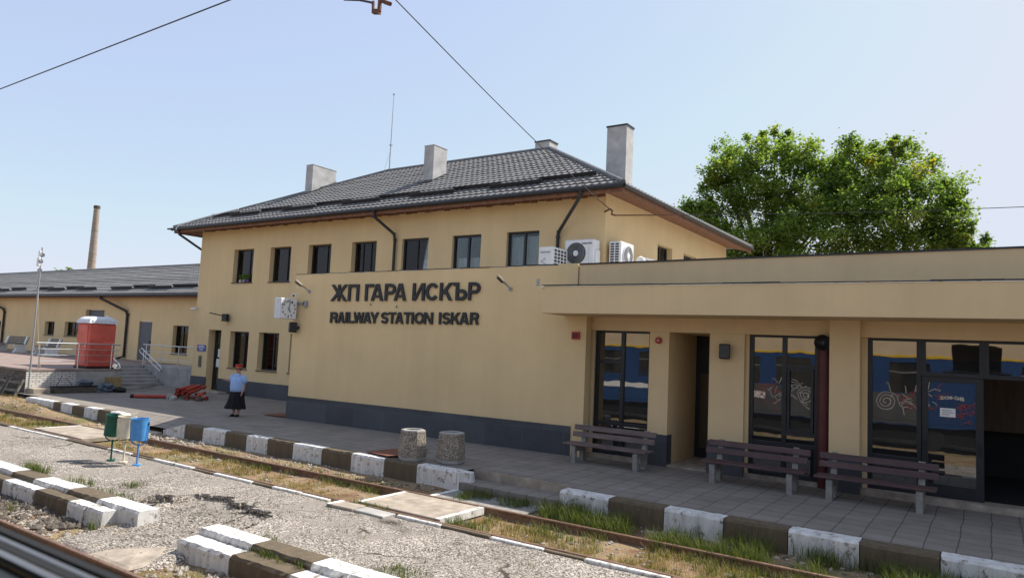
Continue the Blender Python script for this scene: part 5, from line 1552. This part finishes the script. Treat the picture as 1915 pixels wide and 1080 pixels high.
m.tube([(.13, 0, 1.29), (.2, 0, 1.27), (.245, 0, 1.18), (.265, 0, 1.09)], [.09, .092, .085, .078], 14); m.tube([(-.13, 0, 1.29), (-.2, .01, 1.27), (-.245, .02, 1.19), (-.265, .03, 1.12)], [.09, .092, .085, .078], 14)
def sub_(m, name, mat):
    o = m.build(name, mat, None, smooth=True); o.parent = pe; return o
shirt = sub_(m, 'shirt', M_shirt)
m = MB(); m.poly([(-.075, -.075, 1.40), (0, -.135, 1.32), (-.05, -.16, 1.29), (-.12, -.11, 1.35)]); m.poly([(.075, -.075, 1.40), (.12, -.11, 1.35), (.05, -.16, 1.29), (0, -.135, 1.32)]); o = m.build('collar', M_shirt, None); o.parent = shirt
m = MB()
for k in range(4): m.lathe([(.008, 0), (.001, .006)], (0.01, -.205+.004*k, 1.22-.1*k), 8, axis='y')
o = m.build('buttons', M_white, None); o.parent = shirt
m = rings_mesh([(0, 0, .86, .215, .185, 0), (0, 0, .78, .25, .21, .01), (-.01, 0, .6, .255, .215, .04), (-.02, 0, .45, .275, .235, .08), (-.03, 0, .29, .33, .27, .10), (-.03, 0, .25, .335, .275, .11)], 54, False)
sub_(m, 'skirt', M_skirt)
for s in (-1, 1):
    m = MB(); m.lathe([(.001, 0), (.045, .0), (.048, .03), (.035, .075), (.001, .08)], (s*.09, -.05, 0), 14, sx=.95, sy=2.5); sub_(m, 'shoe', M_black)
m = MB(); m.lathe([(.088, -.04), (.096, .02), (.08, .06), (.001, .075)], (0, .022, 1.545), 18, sx=.98, sy=1.08); sub_(m, 'hair', M_hair)
m = MB(); m.lathe([(.095, 0), (.105, .05), (.125, .085), (.118, .11), (.001, .12)], (0, .005, 1.575), 24); hat = sub_(m, 'cap', M_hat)
m = MB(); m.lathe([(.098, .001), (.104, .03)], (0, .005, 1.574), 24, sx=1.015, sy=1.015, cap=False); o = m.build('band', M_gold, None, smooth=True); o.parent = hat
m = MB(); m.prism([(.1*math.cos(t_), -.1*abs(math.sin(t_))*1.0) for t_ in [math.pi*i/10 for i in range(11)]], lambda a, b, d: (a*1.0, b*1.7+.0, 1.575+d+b*.15), 0, .012); o = m.build('visor', M_hat, None); o.parent = hat
m = MB()
for s in (-1, 1): m.lathe([(.012, 0), (.001, .006)], (s*.033, -.088, 1.535), 8, axis='y')
o = sub_(m, 'eyes', M_black)
m = MB(); m.obox((0, -.105, 1.505), (.014, 0, 0), (0, .018, 0), (0, .01, .025)); sub_(m, 'nose', M_skin)
m = MB(); m.obox((0, -.088, 1.455), (.025, 0, 0), (0, .006, 0), (0, 0, .006)); sub_(m, 'mouth', M_red)
pe.location = (-20.5, 14.45, 0); pe.rotation_euler = (0, 0, .35)

# ================================================================== trees, chimney stack
def leaf_cloud(lumps, per, size, seed, hole=.0):
    rg = random.Random(seed); m = MB(); tn = []
    V = m.v; F = m.f
    for (cx_, cy_, cz_, r, ry) in lumps:
        ncl = int(40*(r/2.5)**2)+8
        for c_ in range(ncl):
            d = Vector((rg.gauss(0, 1), rg.gauss(0, 1), rg.gauss(0, 1))).normalized()
            k = r*(rg.uniform(.45, 1.05) if rg.random() < .85 else rg.uniform(.95, 1.1))
            cc_ = Vector((cx_+d.x*k, cy_+d.y*k*ry, cz_+d.z*k))
            cr = rg.uniform(.35, .85)*min(1, r/2); tone = rg.uniform(.1, .62)
            if rg.random() < .05: tone = rg.uniform(.75, .95)
            for j in range(per):
                e = Vector((rg.gauss(0, .5), rg.gauss(0, .5), rg.gauss(0, .42)))*cr
                p = cc_+e
                s = size*rg.uniform(.6, 1.25)
                ax = Vector((rg.uniform(-1, 1), rg.uniform(-1, 1), rg.uniform(-.7, .7))).normalized()
                ay = ax.cross(Vector((rg.uniform(-.6, .6), rg.uniform(-.6, .6), 1))).normalized()
                ax *= s*.5; ay *= s*.42
                n = len(V)
                V.extend(((p-ax)[:], (p-ay*.9+ax*.1)[:], (p+ax)[:], (p+ay*.9+ax*.1)[:]))
                F.append((n, n+1, n+2, n+3)); tn.append(min(1, max(0, tone+rg.uniform(-.12, .12))))
    return m, tn
def tree(label, base, lumps, per, size, seed, trunk_h, tr=.35, group='broadleaf trees behind the flat roof'):
    t = thing('broadleaf_tree', label, 'tree', base, group)
    m, tn = leaf_cloud(lumps, per, size, seed)
    m.build('crown', M_leaf, t, fix=False, tone=tn)
    m = MB(); b = Vector(base)
    m.tube([b, b+Vector((.1, 0, trunk_h*.5)), b+Vector((.05, .1, trunk_h))], [tr, tr*.8, tr*.6], 10)
    for (cx_, cy_, cz_, r, ry) in lumps:
        p = b+Vector((.05, .1, trunk_h*.9)); q = Vector((cx_, cy_, cz_))
        m.tube([p, p.lerp(q, .5)+Vector((0, 0, -.3)), q], [tr*.4, tr*.25, .04], 6)
    m.build('trunk', M_bark, t)
tree('broad leafy green tree behind the flat roof, the left crown of two', (-12, 47, -.6), [(-12.16, 46.61, 14.33, 2.77, 1), (-15.44, 47.21, 12.38, 2.25, 1), (-12.50, 47.48, 11.16, 3.33, 1), (-9.71, 48.21, 13.74, 2.59, 1), (-14.42, 47.2, 15.77, 1.62, 1), (-11.88, 48.11, 16.99, 1.21, 1), (-8.38, 43.65, 9.99, 2.47, 1), (-16.60, 45.83, 11.30, 1.25, 1), (-15.89, 48.22, 10.35, 1.48, 1), (-11.00, 47, 8.60, 2.8, 1), (-10.1, 46.5, 14.9, 1.7, 1), (-7.70, 46, 12.30, 2.4, 1), (-13.80, 46, 13.90, 2.0, 1), (-15.70, 46, 11.00, 2.2, 1), (-17.10, 46, 10.10, 1.5, 1), (-16.4, 46, 12.0, 1.3, 1), (-15.0, 46.5, 14.6, 1.3, 1), (-14, 45, 9.2, 2.2, 1), (-11.5, 44.5, 9.6, 2.0, 1), (-17.3, 44, 8.6, 1.6, 1)], 120, .205, 31, 9.5)
tree('broad leafy green tree behind the flat roof, the right crown of two', (-4, 46, -.6), [(-6.13, 46.74, 13.77, 2.5, 1), (-4.55, 48.0, 14.40, 1.77, 1), (-3.84, 44.07, 11.01, 2.64, 1), (-2.29, 45.85, 10.03, 1.34, 1), (-5.88, 44.73, 10.35, 2.6, 1), (-7.09, 46.22, 15.06, 1.23, 1), (-1.92, 46.37, 11.76, .84, 1), (-1.73, 43.57, 9.22, .7, 1), (-4.53, 44.58, 14.98, .66, 1), (-3.70, 45, 8.50, 2.4, 1), (-2.70, 45.5, 12.70, 1.9, 1), (-7.5, 46, 12.2, 1.8, 1), (-1.80, 45, 10.40, 1.4, 1), (-.7, 44, 9.3, .9, 1)], 120, .205, 57, 9)
tree('small distant tree top peeping over the low roof near the chimney stack', (-142, 62, -.6), [(-142, 62, 11.6, 1.9, 1), (-139.5, 62, 11.0, 1.4, 1), (-136, 62, 10.6, 1.1, 1)], 22, .5, 77, 9, group='distant trees')
cs = thing('chimney_stack', 'tall slender brick factory chimney far behind the low roof', 'chimney', (-257, 120, -.6))
m = MB(); n = 40
prof = [(1.75-.85*k/n, -.6+45.4*k/n) for k in range(n+1)]
m.lathe(prof, (-257, 120, 0), 24); autosmooth(m.build('shaft', M_brickchimney, cs))
m = MB(); m.lathe([(.95, 43.9), (1.05, 44.0), (1.05, 44.9), (.8, 45.0), (.7, 44)], (-257, 120, 0), 24, cap=False); m.build('rim', M_soil, cs)
m = MB()
for z in (12, 20, 28, 36): m.lathe([(1.76-.85*(z+.6)/45.4, z), (1.76-.85*(z+.6)/45.4, z+.3)], (-257, 120, 0), 24, cap=False, sx=1.03, sy=1.03)
m.build('iron_band', M_brickchimney, cs)

# ================================================================== passenger train (the photographer leans at its window)
tr = thing('passenger_train', 'blue and cream train car whose window sill shows blurred at the lower left', 'train', (-6, -1.3, -.4))
ft = Frame((10, .2, 0), (-1, 0, 0))      # outward normal is +y
TZ0, TZ1 = .25, 2.95
wins = []
x = 9.5-.0
wl = [(-1.3, .35)]
for k in range(1, 12): wl.append((-1.3-2.2*k, -1.3-2.2*k+1.45))
for k in range(1, 4): wl.append((-1.3+2.2*k, -1.3+2.2*k+1.45))
hl = [(10-b, 10-a, 1.55 if i else 2.42, 2.75 if i else 2.96, .06) for i, (a, b) in enumerate(wl)]
m = MB(); wall_holes(m, ft, -2, 38, TZ0, TZ1, hl, .06)
m.quad((12, -2.6, TZ0), (-28, -2.6, TZ0), (-28, -2.6, TZ1), (12, -2.6, TZ1))
m.build('body', M_trainblue, tr)
m = MB()
for xa, xb in ((12, .35), (-1.3, -28)): m.quad((xa, .2, TZ1+.08), (xb, .2, TZ1+.08), (xb, .17, 3.9), (xa, .17, 3.9))
m.quad((.35, .185, 3.5), (-1.3, .185, 3.5), (-1.3, .17, 3.9), (.35, .17, 3.9)); m.quad((12, -2.6, TZ1), (-28, -2.6, TZ1), (-28, -2.57, 3.9), (12, -2.57, 3.9)); m.build('upper_band', M_traincream, tr)
m = MB(); m.box(-28, -1.3, .16, .215, TZ1, TZ1+.08); m.box(.35, 12, .16, .215, TZ1, TZ1+.08); m.build('yellow_line', M_trainyellow, tr)
m = MB(); m.box(-28, -8.4, .203, .212, .95, 1.18); m.box(-5.2, 12, .203, .212, .95, 1.18) if False else None; m.build('white_line', M_trainwhite, tr)
m = MB()
n = 10
for i in range(n):
    a0, a1 = math.pi*i/n, math.pi*(i+1)/n
    p = lambda a: (-1.2+1.37*math.cos(a), 3.9+.32*math.sin(a))
    (y0, z0), (y1, z1) = p(a0), p(a1)
    m.quad((12, y0, z0), (-28, y0, z0), (-28, y1, z1), (12, y1, z1))
m.build('roof', M_grey, tr)
for i, (a, b) in enumerate(wl):
    if i == 0: continue
    m = MB(); m.box(a, b, .15, .16, 1.55, 2.75); wn = m.build('window', M_glass, tr)
    m = MB(); m.box(a, b, .165, .19, 2.34, 2.40); m.build('frame_bar', M_ledgegrey, wn)
m = MB(); m.box(-28, 12, -2.4, 0, -.35, .24); m.build('undercarriage', M_black, tr)
for x in (-24, -21.4, -2, .6):
    m = MB(); m.lathe([(.46, 0), (.46, .1), (.001, .1)], (x, .05, -.24), 24, axis='y'); m.build('wheel', M_darkmetal, tr)
# sill of the open window by the camera
m = MB(); m.box(-1.6, .6, .2512, .2575, 2.46, 2.499); m.box(-1.6, .6, .2375, .2449, 2.45, 2.4965); lg = m.build('sill', M_rubber, tr)
m = MB(); m.tube([(-1.6, .2482, 2.494), (.6, .2482, 2.494)], .0035, 8); m.build('bead', M_ledgegrey, lg)
m = MB(); m.tube([(-1.6, .2335, 2.493), (.6, .2335, 2.493)], .0042, 8); m.build('bead', M_ledgegrey, lg)
m = MB(); m.box(-1.6, .6, .13, .229, 2.43, 2.490); m.build('panel', M_ledgegreen, lg)
# sprayed scrawls on the car side (seen mirrored in the hall windows)
def spray(name, mat, cx_, cz_, s, seed, kind):
    rg = random.Random(seed); m = MB()
    def stroke(pts, wd):
        for (xa, za), (xb, zb) in zip(pts, pts[1:]):
            dv = Vector((xb-xa, 0, zb-za)); nn = Vector((-dv.z, 0, dv.x)).normalized()*wd
            m.quad((xa-nn.x, .214, za-nn.z), (xb-nn.x, .214, zb-nn.z), (xb+nn.x, .214, zb+nn.z), (xa+nn.x, .214, za+nn.z))
    if kind == 'swirl':
        stroke([(cx_+s*(1-k/46)*math.cos(k*.42), cz_+s*(1-k/46)*math.sin(k*.42)) for k in range(44)], .013)
    else:
        for k in range(26):
            x0 = cx_+rg.uniform(-s, s); z0 = cz_+rg.uniform(-.4, .4)
            dx, dz = rg.uniform(-.5, .5), rg.uniform(-.35, .35)
            stroke([(x0, z0), (x0+dx*.5, z0+dz*.7+.06), (x0+dx, z0+dz)], .011)
    m.build(name, mat, tr, fix=False)
m = MB(); m.box(-9.4, -2.2, .2005, .2065, .28, 1.52); m.build('lower_panel', M_grey_panel, tr)
spray('scrawl', M_graf, -3.6, 1.15, .45, 1, 'swirl'); spray('scrawl', M_graf, -6.7, 1.15, .42, 2, 'swirl')
spray('scrawl', M_graf, -2.7, 1.3, .8, 3, 'x'); spray('scrawl', M_grafred, -2.4, 1.3, .7, 4, 'x'); spray('scrawl', M_graf, -7.3, 1.25, .8, 5, 'x'); spray('scrawl', M_grafred, -8.3, 1.1, .6, 6, 'x'); spray('scrawl', M_grafred, -.7, .95, .4, 7, 'x')
place_text(tr, 'lettering', 'BG-BDZ', .8, .13, .003, lambda v: (-.95-v.x, .216, 1.36+v.y), M_trainwhite, .02, split=False)

# ================================================================== grass, weeds, loose stones
def blades(name, mat, areas, seed, label=None):
    rg = random.Random(seed); m = MB(); tn = []
    for (x0, x1, y0, y1, zf, cnt, h0, h1_, clump) in areas:
        done = 0
        while done < cnt:
            bx, by = rg.uniform(x0, x1), rg.uniform(y0, y1)
            if clump and (math.sin(bx*2.3+seed)+math.sin(by*5+bx*.9)+math.sin(bx*5.7+1)) < rg.uniform(-1.2, 1.2)*clump: continue
            nb = rg.randint(3, 9); tone = rg.uniform(.1, .9)
            for k in range(nb):
                x, y = bx+rg.gauss(0, .035), by+rg.gauss(0, .03)
                z = zf(x, y) if callable(zf) else zf
                h = rg.uniform(h0, h1_); a = rg.uniform(0, 6.28); ln = rg.uniform(.1, .75)*h
                wd = rg.uniform(.002, .0055)
                dx, dy = math.cos(a), math.sin(a); px, py = -dy*wd, dx*wd
                n = len(m.v)
                m.v += [(x-px, y-py, z-.01), (x+px, y+py, z-.01), (x+dx*ln*.35+px*.8, y+dy*ln*.35+py*.8, z+h*.6), (x+dx*ln*.35-px*.8, y+dy*ln*.35-py*.8, z+h*.6), (x+dx*ln, y+dy*ln, z+h)]
                m.f += [(n, n+1, n+2, n+3), (n+3, n+2, n+4)]
                t_ = min(1, max(0, tone+rg.uniform(-.2, .2))); tn += [t_, t_]
                done += 1
    o = m.build(name, mat, None, fix=False, tone=tn)
    return tag(o, kind='stuff')
blades('grass', M_grass, [
    (-7.2, 2.5, 11.1, 11.98, soil_z, 11500, .05, .34, .9), (-5, 2.5, 11.0, 11.3, soil_z, 2500, .08, .34, .9), (-8.9, -7.0, 11.15, 12.0, soil_z, 1500, .06, .22, .5),
    (-7.6, 2, 10.3, 11.0, soil_z, 3200, .05, .2, 1.2), (-15.8, -10.4, 10.8, 11.0, soil_z, 800, .05, .17, 1.3),
    (-6.5, 1, 9.6, 10.3, soil_z, 900, .04, .13, 1.1), (-19.5, -13, 9.7, 10.9, soil_z, 900, .04, .12, 1.2),
    (-27.5, -23.4, 9.9, 10.9, soil_z, 1300, .05, .18, 1.1), (-19, -10, 11.15, 11.5, soil_z, 500, .04, .12, 1.2),
    (-9.9, -9.0, 9.5, 9.66, -.36, 160, .05, .13, 0), (-7.9, -7.0, 9.75, 10.1, soil_z, 350, .06, .2, 0),
    (-16.9, -15.9, 6.86, 7.05, -.36, 420, .08, .24, 0), (-15.2, -14.2, 6.9, 7.15, -.36, 160, .06, .2, 0), (-13.9, -12.6, 6.9, 7.05, -.36, 160, .04, .12, 0),
    (-13.9, -13.5, 7.4, 7.7, -.34, 140, .05, .14, 0), (-14.6, -14.45, 5.75, 5.85, -.64, 30, .1, .2, 0), (-12.2, -12.1, 6.0, 6.1, -.64, 30, .14, .24, 0),
    (-8.7, -7.5, 6.45, 6.56, -.37, 200, .04, .13, 0), (-7.3, -5.4, 6.92, 7.3, -.36, 520, .04, .13, .7), (-9.2, -8.8, 6.9, 7.1, -.36, 80, .04, .1, 0),
    (-12.2, 0, 7.2, 9.2, isl_z, 420, .02, .06, 1.3), (-9.0, -8.2, 5.5, 5.9, -.66, 90, .06, .16, 0)], 3)
blades('dry_grass', M_drygrass, [
    (-7.6, 2, 9.62, 11.0, soil_z, 9000, .02, .13, .9), (-20, -10, 9.65, 10.95, soil_z, 6500, .02, .10, .7), (-27.5, -23.4, 9.7, 10.9, soil_z, 2600, .04, .16, .5),
    (-35, -27.5, 9.7, 12.4, soil_z, 3000, .03, .12, .6), (-11.3, -10.2, 9.3, 9.6, -.4, 420, .03, .09, 0), (-12.2, -11.2, 6.1, 6.5, -.6, 300, .02, .07, 0), (-16, -9, 5.4, 6.2, near_z, 900, .02, .07, 1.0)], 4)
def pebbles(name, mat, areas, seed):
    rg = random.Random(seed); m = MB()
    ico = [(0, 0, 1), (.9, 0, .2), (.3, .85, .25), (-.75, .55, .2), (-.7, -.55, .25), (.3, -.85, .2), (.7, .5, -.6), (-.3, .8, -.6), (-.85, 0, -.6), (-.3, -.8, -.6), (.7, -.5, -.6)]
    fs = [(0,1,2),(0,2,3),(0,3,4),(0,4,5),(0,5,1),(1,6,2),(2,6,7),(2,7,3),(3,7,8),(3,8,4),(4,8,9),(4,9,5),(5,9,10),(5,10,1),(1,10,6)]
    for (x0, x1, y0, y1, zf, cnt, s0, s1) in areas:
        for _ in range(cnt):
            x, y = rg.uniform(x0, x1), rg.uniform(y0, y1); z = zf(x, y) if callable(zf) else zf
            s = s0+(s1-s0)*rg.random()**2.5; a = rg.uniform(0, 6.28); k = (rg.uniform(.7, 1.4), rg.uniform(.6, 1.1), rg.uniform(.4, .9))
            n = len(m.v); ca, sa = math.cos(a), math.sin(a)
            for p in ico:
                px, py, pz = p[0]*k[0]*s*rg.uniform(.85, 1.15), p[1]*k[1]*s*rg.uniform(.85, 1.15), p[2]*k[2]*s
                m.v.append((x+px*ca-py*sa, y+px*sa+py*ca, z+pz+.2*s))
            m.f += [tuple(n+i for i in f) for f in fs]
    return tag(m.build(name, mat, None, fix=False), kind='stuff')
pebbles('track_stones', M_stone, [(-22, 2, 9.65, 11.95, soil_z, 1500, .012, .055), (-19.5, -13, 11.3, 11.95, soil_z, 170, .015, .055), (-20.4, -18, 11.3, 11.9, soil_z, 60, .04, .12), (-16, -6, 5.4, 6.25, near_z, 1500, .012, .07), (-12.2, -9.9, 5.6, 8, ramp_z, 700, .008, .03), (-40, -22, 9.5, 12, soil_z, 500, .02, .07), (-15, 0, 7.0, 9.2, isl_z, 700, .006, .02)], 5)
pebbles('soil_clods', M_soil, [(-16.5, -12.6, 5.5, 6.3, near_z, 700, .02, .10), (-13.2, -12.4, 7.0, 7.5, -.4, 40, .02, .07), (-12, 2, 11.3, 11.9, soil_z, 200, .02, .05)], 6)
